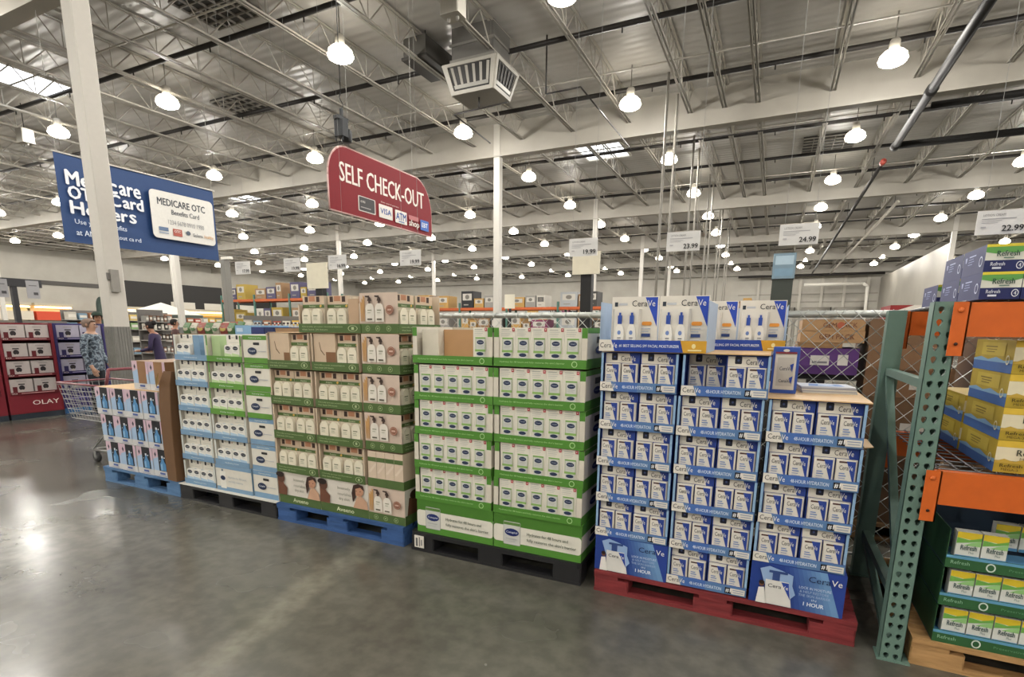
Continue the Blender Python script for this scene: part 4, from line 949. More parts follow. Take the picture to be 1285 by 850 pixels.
carton('purple_carton', .155, 4.6, 1.2, .56, 5.2, 1.39, '#5d3a78', 'purple carton with white stickers behind the fence', [('r', .25, .35, .55, .72, '#cfcac4'), ('r', .28, .42, .52, .5, '#7d7a80'), ('r', .68, .36, .84, .76, '#d6d2cc')])
carton('black_tray', .17, 4.62, 1.161, .55, 5.2, 1.199, '#1c1b1c', 'thin black tray between purple and white cartons')
carton('produce_carton', .175, 4.6, 1.43, .58, 5.2, 1.515, KR, 'lower tan produce carton with dark lettering', [('t', 'GEM PACK', .3, .3, .85, .72, '#6b3f30')])
carton('produce_carton', .18, 4.6, 1.5155, .575, 5.2, 1.595, KR, 'upper tan produce carton with dark lettering', [('t', 'GEM PACK', .34, .3, .88, .72, '#6b3f30'), ('e', .62, .5, .06, .3, '#a85a40')])
carton('produce_carton', .165, 4.6, 1.391, .45, 5.2, 1.429, KRD, 'flat tan carton on the purple one')
carton('brown_carton', .62, 4.6, .1305, 1.12, 5.3, .6, '#5f4a37', 'large brown carton behind the rack upright, lowest', None)
carton('brown_carton', .60, 4.6, .601, 1.12, 5.3, 1.06, '#6d543d', 'large brown carton behind the rack upright, second', [('r', .5, .4, .9, .6, '#c9c4ba')])
carton('brown_carton', .61, 4.6, 1.061, 1.1, 5.3, 1.42, '#84654a', 'large brown carton behind the rack upright, third', [('r', .3, .48, .6, .52, '#5a4634'), ('r', .55, .15, .8, .35, '#c9c4ba')])
carton('brown_carton', .60, 4.6, 1.421, 1.08, 5.3, 1.6, '#6f563f', 'large brown carton behind the rack upright, topmost')
for k_ in range(3):
    x = 1.3+k_*.75
    pallet(x, x+.7, 4.55, 5.5, .13, woodmat('#8c6e4a', '#6b5236'), 'wood pallet behind the rack, %s' % ORD[k_])
    for r_ in range(3): carton('brown_carton', x+.02, 4.6, .1305+r_*.46, x+.68, 5.4, .589+r_*.46, ['#7d6145', '#8d6d4e', '#6f563f'][(r_+k_) % 3], 'brown carton behind the rack, %s stack, %s level' % (ORD[k_], ('bottom', 'middle', 'top')[r_]), [('r', .2, .55, .4, .75, '#c9c4ba')])
# dark drums and crates right behind the stacks
for k_ in range(4):
    x = -2.4+k_*.62
    t = thing('dark_crate', 'dark grey crate stack behind the fence, %s' % ORD[k_], 'crate', (x, 4.6, 0), 0, 'dark crates behind the fence')
    for r_ in range(4): MB().box(0, 0, r_*.34, .56, .6, r_*.34+.32, ['#3a3836', '#4a4744', '#5b4a3a', '#44525a'][(k_+r_) % 4], .02).build('crate', t)
t = thing('red_sign_box', 'red and white printed box above the fence beside the rack', 'box', (.92, 6.0, 1.2))
MB().box(0, 0, 0, .5, .5, .55, '#8f2a2a').build('body', t); MB().art([('p', [(0, .88), (.35, 1), (1, 1), (1, .94), (.3, .84)], WHITE), ('t', 'ZERO BEEF', .3, .72, .72, .8, '#e0cfc6'), ('t', 'HOT DOGS', .3, .6, .72, .68, '#e0cfc6')], .5, .55, (0, -.003, 0)).build('front_print', t)
pallet(.8, 1.6, 5.9, 6.7, .13, woodmat('#8c6e4a', '#6b5236'), 'wood pallet under the red printed box')
carton('brown_carton', .85, 5.95, .1305, 1.5, 6.6, 1.199, '#6f563f', 'brown carton under the red printed box')

# ================= hanging price cards =================
def price_card(x, price, label, y=3.0, z=1.955, w_=.165, h=.095):
    t = thing('price_card', label, 'sign', (x-w_/2, y, z-h/2), jit(.03), 'hanging price cards')
    MB().box(0, 0, 0, w_, .002, h, C('#d4d3d2', .4)).build('card', t)
    it = [('t', 'LOTION CREAM', .12, .76, .56, .86, '#77777c'), ('r', .1, .64, .78, .67, '#9c9ca2'), ('r', .1, .56, .5, .58, '#9c9ca2'), ('r', .1, .48, .42, .50, '#9c9ca2'), ('r', .1, .28, .2, .34, '#a9a9ae')]
    it.append(('t', price, .52, .12, .94, .36, '#232326', .02))
    MB().art(it, w_, h, (0, 0, 0)).build('print', t)
    for q in (.02, w_-.02): MB().bar((q, .001, h), (q, .001, 8.4-z), .0009, C('#8a8a88'), 4).build('wire', t)
for x, pr, lb in ((.06, '24.99', 'white 24.99 price card hanging over the blue cream stack'), (.80, '22.99', 'white 22.99 price card hanging over the rack'), (-.465, '23.99', 'white 23.99 price card hanging left of the sunscreen packs'),
                  (-1.0, '19.99', 'white 19.99 price card hanging over the green carton stack'), (-2.17, '19.99', 'white price card hanging over the left green column'), (-2.79, '16.99', 'white price card hanging over the beige stack beside a column'),
                  (-3.225, '19.99', 'white price card hanging over the left beige column'), (-3.75, '17.99', 'white price card hanging over the pale blue lotion stack')):
    price_card(x, pr, lb)
def blank_sign(x, y, z0, z1, w_, label):
    t = thing('blank_sign_post', label, 'sign', (x, y, 0), 0, 'blank white signs on black posts')
    MB().box(-.045, -.03, 0, .045, .03, z0+.02, '#1e1e20').build('post', t); MB().box(-.2, -.2, 0, .2, .2, .02, '#1e1e20').build('foot', t)
    MB().box(-w_/2, -.05, z0, w_/2, -.031, z1, C('#d8d2bf', .5), 0.004).build('panel', t)
    MB().box(-w_/2-.004, -.03, z1-.01, w_/2+.004, -.02, z1+.004, '#b8b29f').build('panel_rim', t)
blank_sign(-1.39, 4.3, 1.94, 2.11, .225, 'blank white sign panel on a black post behind the green cartons')
blank_sign(-4.235, 4.3, 1.90, 2.15, .28, 'blank white sign panel on a black post behind the beige stack')
blank_sign(-9.65, 20.0, 2.35, 2.9, .45, 'small far blank white sign behind the white column')
t = thing('pale_blue_panel', 'pale blue wrapped box on a dark stand beyond the sunscreen packs', 'box', (.03, 8, 0))
MB().box(-.12, -.1, 0, .12, .1, 2.17, '#3c423d').build('stand', t); MB().box(-.13, -.12, 2.17, .13, .12, 2.48, '#78909f', .01).build('box', t); MB().art([('r', .1, .55, .9, .9, '#a9c0cf'), ('r', .1, .1, .9, .4, '#7896ab')], .26, .31, (-.13, -.121, 2.17)).build('print', t)

# ================= red hanging sign with hoist =================
SX = -6.4
t = thing('hanging_sign', 'red self check-out sign hanging on wires', 'sign', (SX, 6.79, 3.33))
W_, H_ = 2.81, 1.0
pts = [(0, 0), (W_, 0), (W_, H_*.36)]
for q in range(9): a = math.radians(q*90/8); pts.append((W_-.52+.52*math.cos(a), H_*.36+(H_*.64)*math.sin(a)))
for q in range(9): a = math.radians(90+q*90/8); pts.append((.42+.42*math.cos(a), H_*.5+(H_*.5)*math.sin(a)))
RED = C('#7a1620', .55, spec=.2)
MB().ext_x(pts, -.03, 0, RED).build('panel', t)
e_ = MB()
for a, b_ in zip(pts, pts[1:]+pts[:1]): e_.bar((-.015, a[0], a[1]), (-.015, b_[0], b_[1]), .018, C('#c9a5a0', .4), 5)
e_.build('edge_trim', t)
it = [('t', 'SELF CHECK-OUT', .085, .47, .905, .76, '#e4dcd4', .012), ('t', 'Debit cards & payments', .44, .335, .62, .365, '#e4c9c4'),
      ('rr', .23, .10, .385, .34, .02, '#c9c2bc'), ('rr', .238, .115, .377, .328, .02, '#3a383a'), ('t', 'citi', .25, .24, .29, .28, '#cfcac4'), ('r', .25, .16, .34, .175, '#9a9694'),
      ('rr', .415, .09, .55, .31, .015, '#dfdad4'), ('t', 'VISA', .43, .16, .535, .25, '#2c4f96', .02),
      ('rr', .575, .08, .70, .30, .015, '#dfdad4'), ('t', 'ATM', .585, .14, .69, .26, '#2c4f96', .02), ('r', .61, .1, .67, .12, '#6f86b5'),
      ('rr', .72, .2, .83, .28, .01, '#b56a6c'), ('t', 'shop', .722, .06, .835, .2, '#e4dcd4', .02), ('rr', .85, .07, .95, .26, .01, '#3a64b4'), ('t', 'EBT', .866, .13, .935, .21, '#dfe3ee', .02)]
MB().art(it, W_, H_, (.001, 0, 0), (0, 1, 0), (1, 0, 0), .001).build('lettering', t)
for y in (.5, W_-.6): MB().bar((-.015, y, H_*.97), (-.015, y, 5.15), .004, C('#9a9892'), 4).build('wire', t)
t = thing('chain_hoist', 'black chain hoist hanging above the red sign', 'hoist', (SX, 7.14, 4.45)); t.scale = (.62, .62, .8)
hb = C('#26282a', .4, .3)
MB().box(-.14, -.16, .0, .14, .1, .3, hb, .03).build('motor', t); MB().lathe([(0, 0), (.12, 0), (.14, .05), (.14, .2), (.1, .24), (0, .24)], hb, 0, .15, -.06, 12).build('chain_bag', t)
MB().box(-.08, -.22, .3, .08, .16, .36, hb).box(-.03, -.03, .36, .03, .03, .52, hb).build('bracket', t)
MB().tube([(0, 0, .52), (0, .06, .56), (0, .07, .62), (0, 0, .66), (0, -.05, .72), (0, 0, .8), (0, 0, 4.4)], .012, hb, 6).build('hook_chain', t)
MB().bar((-.12, -.1, 0), (-.12, -.1, -.08), .02, hb).bar((.1, -.1, 0), (.1, -.1, -.1), .02, hb).build('stub', t)

# ================= blue medicare banner =================
t = thing('banner', 'blue benefits card banner hanging behind the near white column', 'banner', (-13.3, 6.48, 3.22))
W_, H_ = 3.48, 1.72; BLU = C('#213e6c', .55)
bn = MB(); NX, NZ = 24, 8; vs = []
for i in range(NX+1):
    for j in range(NZ+1):
        u, v = i/NX, j/NZ; vs.append((-.02+.012*math.sin(u*9+v*2)*(v*.6+.4), u*W_, v*H_-.02*math.sin(u*PI)*(1-v)*0))
bn.add(vs, [(i*(NZ+1)+j, (i+1)*(NZ+1)+j, (i+1)*(NZ+1)+j+1, i*(NZ+1)+j+1) for i in range(NX) for j in range(NZ)], BLU, True); bn.build('cloth', t)
it = []
BW = '#dfe2e6'
for z0, z1, pcs in ((.66, .82, (('Med', .045, .215), ('ic', .225, .32), ('are', .335, .462))), (.505, .645, (('OTC', .045, .225), ('C', .265, .33), ('ard', .345, .468))), (.33, .475, (('Hol', .045, .205), ('der', .215, .36), ('s', .372, .412)))):
    for tx, xa, xb in pcs:
        lo = z0 if tx not in ('are', 's') else z0
        hi = z1 if tx not in ('are', 's') else z0+(z1-z0)*.74
        it.append(('t', tx, xa, lo, xb, hi, BW, .03))
it += [('t', 'Use your b', .055, .20, .235, .27, '#c9d2df', .003), ('t', 'enefits', .245, .215, .345, .27, '#c9d2df', .01), ('t', 'at ANY che', .055, .085, .25, .15, '#c9d2df', .01), ('t', 'ckout ca', .26, .1, .38, .15, '#c9d2df', .01), ('t', 'rd', .39, .1, .425, .15, '#c9d2df', .01),
      ('rr', .51, .20, .965, .82, .1, '#d4d2cc'), ('t', 'MEDICARE OTC', .56, .64, .90, .73, '#3b4048', .02), ('t', 'Benefits Card', .65, .535, .85, .60, '#4a4f57', .01), ('t', '1234 5678 0910 1980', .62, .40, .88, .46, '#8b8d90'), ('r', .55, .30, .615, .35, '#5f7390'), ('r', .55, .265, .615, .285, '#9aa4b2'), ('rr', .645, .255, .71, .35, .015, '#a8584c'), ('t', 'OTC', .655, .3, .70, .335, '#e6dcd4', .01), ('e', .755, .32, .016, .03, '#4f5a68'), ('t', 'Solera', .79, .285, .86, .33, '#4a4f57', .01), ('t', 'healthy', .875, .275, .945, .33, '#c79a6c', .01)]
MB().art(it, W_, H_, (.02, 0, 0), (0, 1, 0), (1, 0, 0), .0015).build('lettering', t)
MB().bar((0, -.03, H_), (0, W_+.03, H_), .015, C('#c9c5bc'), 6).build('top_pole', t)
for y in (0.05, W_-.05): MB().bar((0, y, H_), (0, y, 5.2), .005, C('#9a9892'), 4).build('cord', t)

# ================= tall red and purple display stands (left) =================
def stand(key, y0, w_, x, col, dark, label, text, packcol, packlab):
    t = thing('display_stand', label, 'display stand', (x, y0, 0), 0, 'tall display stands'); d = .5
    cm_ = C(col, .5)
    MB().box(-d, 0, 0, 0, w_, .09, '#35618f' if key == 'p0' else '#232a33').build('pallet_base', t)  # under the red stands the shadow beneath is put into the dark base colour
    MB().box(-d, .0, .0905, -d+.01, w_, 1.55, cm_).build('back_panel', t)
    for y in (0, w_-.045): MB().box(-d+.01, y, .0905, 0, y+.045, 1.55, cm_).build('side_panel', t)
    lev = [.41, .70, .98, 1.28]
    b = MB().box(-d+.01, .0455, .0905, 0.0, w_-.0455, .40, cm_)
    b.art(text, w_, .31, (.001, 0, .0905), (0, 1, 0), (1, 0, 0), .0015); b.build('base_panel', t)
    for i, z in enumerate(lev):
        MB().box(-d+.01, .0455, z-.0095, .01, w_-.0455, z, cm_).build('shelf', t)
        s_ = MB().box(.0105, .0455, z-.01, .016, w_-.0455, z+.035, C(dark, .5)); s_.art([('t', 'IO', .02, .3, .12, .8, '#d9c9c4'), ('r', .2, .4, .9, .6, '#c99a98' if col[1] == '6' else '#a9a3c4')], w_-.09, .045, (.0162, .0455, z-.01), (0, 1, 0), (1, 0, 0)); s_.build('shelf_lip', t)
        for q in range(2):
            pw = (w_-.13)/2
            pk = thing('skincare_box', '%s, %s on the %s shelf' % (packlab, ('left', 'right')[q], ('lowest', 'second', 'third', 'top')[i]), 'box', (x-.03, y0+.06+q*(pw+.02), z+.0005), 0, packlab)
            inst('carton', cached(('sk', key, round(pw, 3)), lambda: MB().box(-.2, 0, 0, 0, pw, .24, packcol).art([('e', .5, .42, .13, .17, '#1d1a1e'), ('p', [(.38, .5), (.62, .5), (.5, .28)], '#2d2628'), ('r', .36, .62, .64, .7, '#3a3436'), ('r', .1, .1, .3, .5, dark), ('e', .5, .2, .1, .1, '#b8b0aa'), ('r', .3, .82, .7, .88, '#9a9490')], pw, .24, (.001, 0, 0), (0, 1, 0), (1, 0, 0)).mesh('carton')), pk)
    return t
XO = -10.9
olay = [('t', 'OLAY', .42, .42, .92, .66, '#ded2cc', .004), ('r', .0, .02, 1, .06, '#6a141c')]
oth = [('t', 'TRANSFORM YOUR', .1, .62, .7, .72, '#ded2cc'), ('t', 'SKIN IN DAYS', .1, .42, .6, .52, '#ded2cc'), ('r', .1, .26, .7, .31, '#c99a98')]
stand('r0', 3.44, .72, XO, '#6f1a26', '#58121b', 'tall red display stand at the left edge of the photo', oth, '#b3aaa7', 'white skincare box in the left red stand')
stand('r1', 4.19, .74, XO, '#6f1a26', '#58121b', 'tall red display stand with white lettering at its base', olay, '#b3aaa7', 'white skincare box in the lettered red stand')
stand('p0', 4.98, .80, XO-.1, '#322b62', '#262050', 'tall purple display stand right of the red stands', [('r', .1, .5, .8, .6, '#6a62a8')], '#a29eae', 'pale skincare box in the purple stand')

# ================= shopping cart =================
t = thing('shopping_cart', 'wire shopping cart behind the light blue pallet', 'shopping cart', (-7.2, 3.22, 0))
wm = C('#9a9a98', .3, .6); pk_ = C('#80484f', .4)
def rim_at(z, x0, x1, y0, y1): return [(x0, y0, z), (x1, y0, z), (x1, y1, z), (x0, y1, z), (x0, y0, z)]
MB().tube(rim_at(.88, 0, .92, 0, .56), .011, pk_, 6).build('basket_rim', t)
bk = MB()
for k_ in range(8):
    f = k_/7; z = .48+.38*f; x0 = .10*(1-f); bk.tube(rim_at(z, x0, .92, .05*(1-f), .56-.05*(1-f)), .0035, wm, 4)
for k_ in range(15):
    f = k_/14; bk.bar((.10+.82*f, .05, .48), (.0+.92*f, 0, .88), .003, wm, 4).bar((.10+.82*f, .51, .48), (.92*f, .56, .88), .003, wm, 4).bar((.10+.82*f, .05, .48), (.10+.82*f, .51, .48), .003, wm, 4)
for k_ in range(9):
    f = k_/8; bk.bar((.10, .05+.46*f, .48), (0, .56*f, .88), .003, wm, 4).bar((.92, .05+.46*f, .48), (.92, .56*f, .88), .003, wm, 4)
o = bk.build('basket', t); o['kind'] = 'stuff'
MB().tube([(.92, .02, .88), (1.0, .02, 1.06), (1.0, .54, 1.06), (.92, .54, .88)], .016, pk_, 8).build('handle', t)
MB().tube([(.42, .06, .14), (.98, .03, .17), (.94, .03, .48)], .014, wm, 6).tube([(.42, .50, .14), (.98, .53, .17), (.94, .53, .48)], .014, wm, 6).tube([(.42, .06, .14), (.42, .50, .14)], .014, wm, 6).tube([(.94, .03, .48), (.42, .06, .14)], .01, wm, 6).bar((.98, .03, .17), (.98, .53, .17), .012, wm).bar((.42, .28, .14), (.30, .28, .48), .014, wm).build('chassis', t)
for x, y in ((.46, .07), (.46, .49), (.96, .04), (.96, .52)):
    wh = MB().bar((x, y-.014, .062), (x, y+.014, .062), .062, C('#3a3a3a', .6), 14); wo = wh.build('wheel', t)
    MB().bar((x, y-.016, .062), (x, y+.016, .062), .028, C('#8a8a88'), 10).box(x-.02, y-.022, .06, x+.02, y-.0165, .15, wm).box(x-.02, y+.0165, .06, x+.02, y+.022, .15, wm).box(x-.02, y-.022, .14, x+.02, y+.022, .15, wm).build('caster_fork', wo)

# ================= people =================
def skin_mesh(verts, edges, radii, name, sub=1):
    me = bpy.data.meshes.new(name); me.from_pydata(verts, edges, []); o = bpy.data.objects.new(name, me); COL.objects.link(o)
    md = o.modifiers.new('skin', 'SKIN'); md.use_smooth_shade = True
    if not me.skin_vertices: 
        bm_ = bmesh.new(); bm_.from_mesh(me); bm_.verts.layers.skin.verify(); bm_.to_mesh(me); bm_.free()
    for i, r in enumerate(radii):
        sv = me.skin_vertices[0].data[i]; sv.radius = r if isinstance(r, tuple) else (r, r); sv.use_root = (i == 0)
    s_ = o.modifiers.new('sub', 'SUBSURF'); s_.levels = sub; s_.render_levels = sub
    bpy.context.view_layer.update()
    dg = bpy.context.evaluated_depsgraph_get(); out = bpy.data.meshes.new_from_object(o.evaluated_get(dg))
    bpy.data.objects.remove(o); return out
def camo_mat():
    return ramp_mat('camo_cloth', [(0.0, '#2c3440'), (0.42, '#2c3440'), (0.47, '#5c6b7a'), (0.53, '#8b97a0'), (0.6, '#3f4b58')], 16, .8, 4)
def person(name, label, loc, rz, h, shirt, trousers, hair, skin, arm='down', lean=0.0, cap=None, long_shirt=False, headtilt=0.0):
    s_ = h/1.75; V = []; E_ = []; R_ = []
    def v(x, y, z, r, p=None):
        V.append((x*s_, (y-lean*max(0, z-1.0)*1.0)*s_, z*s_)); R_.append(tuple(q*s_ for q in r) if isinstance(r, tuple) else r*s_)
        if p is not None: E_.append((p, len(V)-1))
        return len(V)-1
    pel = v(0, 0, .96, (.15, .11)); wa = v(0, 0, 1.12, (.135, .10), pel); ch = v(0, -.01, 1.30, (.16, .115), wa); up = v(0, 0, 1.42, (.13, .09), ch)
    nk = v(0, -.005, 1.50, .052, up); jaw = v(0, -.02-headtilt*.3, 1.57, (.062, .07), nk); hd = v(0, -.012-headtilt*.6, 1.645, (.074, .088), jaw); tp = v(0, 0-headtilt*.6, 1.70, (.055, .065), hd)
    for sg in (-1, 1):
        sh = v(sg*.18, 0, 1.41, .06, up)
        if arm == 'down': el = v(sg*.23, .01, 1.13, .045, sh); wr = v(sg*.235, -.08, .90, .028, el); pm_ = v(sg*.235, -.11, .83, (.022, .036), wr); fd = Vector((0, -.2, -1))
        elif arm == 'forward': el = v(sg*.24, -.08, 1.15, .045, sh); wr = v(sg*.17, -.32, 1.10, .028, el); pm_ = v(sg*.16, -.39, 1.10, (.036, .022), wr); fd = Vector((-.1*sg, -1, -.15))
        fd.normalize(); side = Vector((sg, 0, 0)) if arm == 'forward' else Vector((0, 1, 0))
        bp_ = Vector(V[pm_])/s_; bp_.y += lean*max(0, bp_.z-1.0)
        for q, (off, ln) in enumerate(((-.03, .062), (-.01, .075), (.01, .07), (.03, .055))):
            a = bp_+side*off+fd*.03; f1 = v(a.x, a.y, a.z, .0095, pm_); b1 = a+fd*ln*.55; f2 = v(b1.x, b1.y, b1.z, .0085, f1); c1 = b1+fd*ln*.45+Vector((-.012*sg, 0, -.012)); v(c1.x, c1.y, c1.z, .0075, f2)
        a = bp_-side*.04+fd*.0; f1 = v(a.x, a.y, a.z, .011, pm_); b1 = a-side*.02+fd*.035; v(b1.x, b1.y, b1.z, .009, f1)
        hp = v(sg*.09, 0, .90, .095, pel); kn = v(sg*.10, -.015, .50, .062, hp); an = v(sg*.105, .02, .09, .042, kn); ft = v(sg*.11, -.05, .045, (.045, .04), an); v(sg*.12, -.15, .035, (.042, .03), ft)
    me = skin_mesh(V, E_, R_, 'body', 1)
    mats = [C(skin, .5), shirt if not isinstance(shirt, str) else C(shirt, .8), C(trousers, .8), C('#2a2624', .6)]
    for mt in mats: me.materials.append(mt)
    lowz = (.78 if long_shirt else .93)*s_
    for p_ in me.polygons:
        c = p_.center; z = c.z; k = 0
        r_ = abs(c.x)/s_
        if z < .085*s_: k = 3
        elif z < lowz and r_ < .2: k = 2
        elif z < 1.475*s_:
            k = 1
            if arm == 'down' and r_ > .2 and z < .93*s_: k = 0
            if arm == 'forward' and c.y < (-.30-lean*.1)*s_: k = 0
        p_.material_index = k; p_.use_smooth = True
    t = thing(name, label, 'person', loc, rz)
    inst('body', me, t)
    hy = (-headtilt*.6-lean*.66)*s_; hz = 1.66*s_
    # hair: cap of a sphere, open over the face
    hb_ = MB(); prof = [(0, .085), (.05, .078), (.082, .045), (.094, .0), (.088, -.04), (.075, -.075)]
    vs = []; n_ = 16
    for i in range(n_):
        a = 2*PI*i/n_
        for r, z in prof:
            face = math.cos(a+PI/2) > .55      # towards -y
            zz = max(z, .035) if face else z; vs.append(((r*.93*math.cos(a))*s_, hy+(r*1.05*math.sin(a)+.008)*s_, hz+(zz)*s_))
    k = len(prof); hb_.add(vs, [(i*k+q, ((i+1) % n_)*k+q, ((i+1) % n_)*k+q+1, i*k+q+1) for i in range(n_) for q in range(k-1)], C(hair, .7), True)
    if cap:
        hb2 = MB(); hb2.lathe([(0, .105), (.06, .098), (.096, .06), (.103, .02)], C(cap, .8), 0, hy/1, hz, 14).box(-.07*s_, hy-.19*s_, hz+.02*s_, .07*s_, hy-.09*s_, hz+.032*s_, C(cap, .8)); hb2.build('cap', t)
    hb_.build('hair', t)
    if name == 'person' and 'bun' in label: MB().lathe([(0, .05), (.04, .035), (.05, 0), (.04, -.035), (0, -.05)], C(hair, .7), 0, hy+.10*s_, hz+.05*s_, 10).build('hair_bun', t)
    f_ = MB()
    for sg in (-1, 1): f_.lathe([(0, .009), (.008, .005), (.01, 0), (.008, -.005), (0, -.009)], '#2a211d', sg*.03*s_, hy-.092*s_, 1.635*s_, 8)
    f_.lathe([(0, .02), (.008, .0), (.012, -.015), (0, -.02)], C(skin, .5), 0, hy-.105*s_, 1.61*s_, 8).box(-.022*s_, hy-.094*s_, 1.575*s_, .022*s_, hy-.086*s_, 1.583*s_, '#8a4f48')
    for sg in (-1, 1): f_.lathe([(0, .03), (.012, .015), (.014, 0), (.01, -.02), (0, -.028)], C(skin, .5), sg*.08*s_, hy, 1.63*s_, 8)
    f_.build('face_features', t); return t
person('person', 'person in a blue grey camouflage shirt beside the near column', (-10.4, 5.24, 0), 2.2, 1.64, camo_mat(), '#23262c', '#7d6a5e', '#b08a74', 'down', 0, None, True).scale = (1.22, 1.15, 1.0)
person('person', 'person in a dark green cap behind the purple stand', (-13.0, 6.72, 0), 1.2, 1.80, '#3c4a40', '#2b2b30', '#2a2522', '#a87c62', 'down', 0, '#2c3a30')
person('person', 'person with a dark bun in a purple jacket looking down', (-11.45, 7.02, 0), -.9, 1.62, '#332a48', '#4a3d38', '#1f1818', '#9a6f58', 'forward', .22, None, True, .05)
person('person', 'person with short dark hair standing beyond the purple jacket', (-14.2, 9.15, 0), 2.6, 1.72, '#4a3230', '#2b2b30', '#1c1715', '#9a6f58', 'down')
person('person', 'far person seen as a dark head beside the grey post', (-17.6, 13.0, 0), 0.6, 1.70, '#2b2d33', '#2b2b30', '#1c1715', '#9a6f58', 'down')

# ================= middle distance on the left =================
t = thing('canopy_tent', 'white pointed canopy tent far behind the shoppers', 'tent', (-30, 18.7, 0))
tw = C('#d8d6cc', .6)
MB().add([(-1.4, -1.4, 2.15), (1.4, -1.4, 2.15), (1.4, 1.4, 2.15), (-1.4, 1.4, 2.15), (0, 0, 2.8)], [(0, 1, 4), (1, 2, 4), (2, 3, 4), (3, 0, 4)], tw).build('roof', t)
v_ = MB()
for a, b_ in (((-1.4, -1.4), (1.4, -1.4)), ((1.4, -1.4), (1.4, 1.4)), ((1.4, 1.4), (-1.4, 1.4)), ((-1.4, 1.4), (-1.4, -1.4))):
    v_.add([(a[0], a[1], 2.02), (b_[0], b_[1], 2.02), (b_[0], b_[1], 2.15), (a[0], a[1], 2.15)], [(0, 1, 2, 3)], C('#4f5a54'))
v_.build('valance', t)
for x in (-1.38, 1.38):
    for y in (-1.38, 1.38): MB().bar((x, y, 0), (x, y, 2.15), .025, '#8a8a86').build('leg', t)
t = thing('arched_mirror', 'tall arched panel with a dark frame standing behind the camouflage shirt', 'mirror', (-14.0, 7.35, 0))
ap = [(-.1, 0), (.1, 0), (.1, 1.95)]+[(.1*math.cos(math.radians(a)), 1.95+.22*math.sin(math.radians(a))) for a in range(15, 180, 15)]+[(-.1, 1.95)]
MB().ext_x(ap, -.02, 0, '#39453e').build('frame', t); MB().ext_x([(y*.75, .05+z*.95) for y, z in ap], .001, .006, C('#5f6d68', .15, .6)).build('panel', t)
# shelf unit with small goods
def gondola(x, y, ln, facing, levels, pal, label, goods, rz=0.0, gh=.2, n_=9):
    t = thing('shelf_unit', label, 'shelf', (x, y, 0), rz)
    MB().box(-ln/2, .0, 0, ln/2, .05, levels[-1]+.35, '#6b6763').build('back_panel', t); MB().box(-ln/2, -.4, 0, ln/2, -.001, .12, '#3b3a38').build('plinth', t)
    for z in levels: MB().box(-ln/2, -.4, z-.025, ln/2, -.001, z, '#8d8a84').build('shelf_board', t)
    R = Matrix.Rotation(rz, 3, 'Z')
    for i, z in enumerate(levels):
        for q in range(n_):
            c = pal[(i*5+q*3) % len(pal)]; hh = gh*(.8+.2*((q*7+i*3) % 5)/4); ww = ln/n_*.8
            p_ = Vector((x, y, 0))+R @ Vector((-ln/2+ln*(q+.1)/n_, -.36, z+.0005))
            k = thing('shelf_product', '%s, %s on the %s shelf' % (goods, ORD[q], ('lowest', 'second', 'third', 'fourth', 'fifth')[i]), 'product', p_, rz, goods)
            inst('pack', cached(('gp', c, round(ww, 3), round(hh, 3)), lambda: MB().box(0, 0, 0, ww, .25, hh, c, .01).box(ww*.1, -.0015, hh*.3, ww*.9, -.0005, hh*.7, '#cfcabf').mesh('pack')), k)
GP = ['#2a2422', '#5c4638', '#8c8a84', '#b9b3a6', '#3a332f', '#7a5a48']
gondola(-17.0, 10.25, .75, 0, [.35, .75, 1.12, 1.42, 1.66], GP, 'tall shelf unit with rows of small dark goods left of the purple jacket', 'small dark jar on the shelf unit by the column', PI/2, .18, 7)
# dark T stand with price tags at the far left
t = thing('tee_stand', 'dark T shaped stand with paper signs at the far left', 'stand', (-12.5, 5.15, 0))
MB().box(-.04, -.04, 0, .04, .04, 2.2, '#37373a').build('post', t); MB().box(-.05, -.18, 2.2, .05, .42, 2.34, '#37373a').build('cross_bar', t); MB().box(-.2, -.2, 0, .2, .2, .03, '#37373a').build('foot', t)
for y in (-.30, .17): MB().box(.055, y, 2.0, .06, y+.2, 2.32, '#9a9a9c').art([('r', .2, .7, .8, .75, '#6a6a6c'), ('r', .5, .2, .85, .35, '#4a4a4c')], .2, .32, (.061, y, 2.0), (0, 1, 0), (1, 0, 0)).build('paper_sign', t)
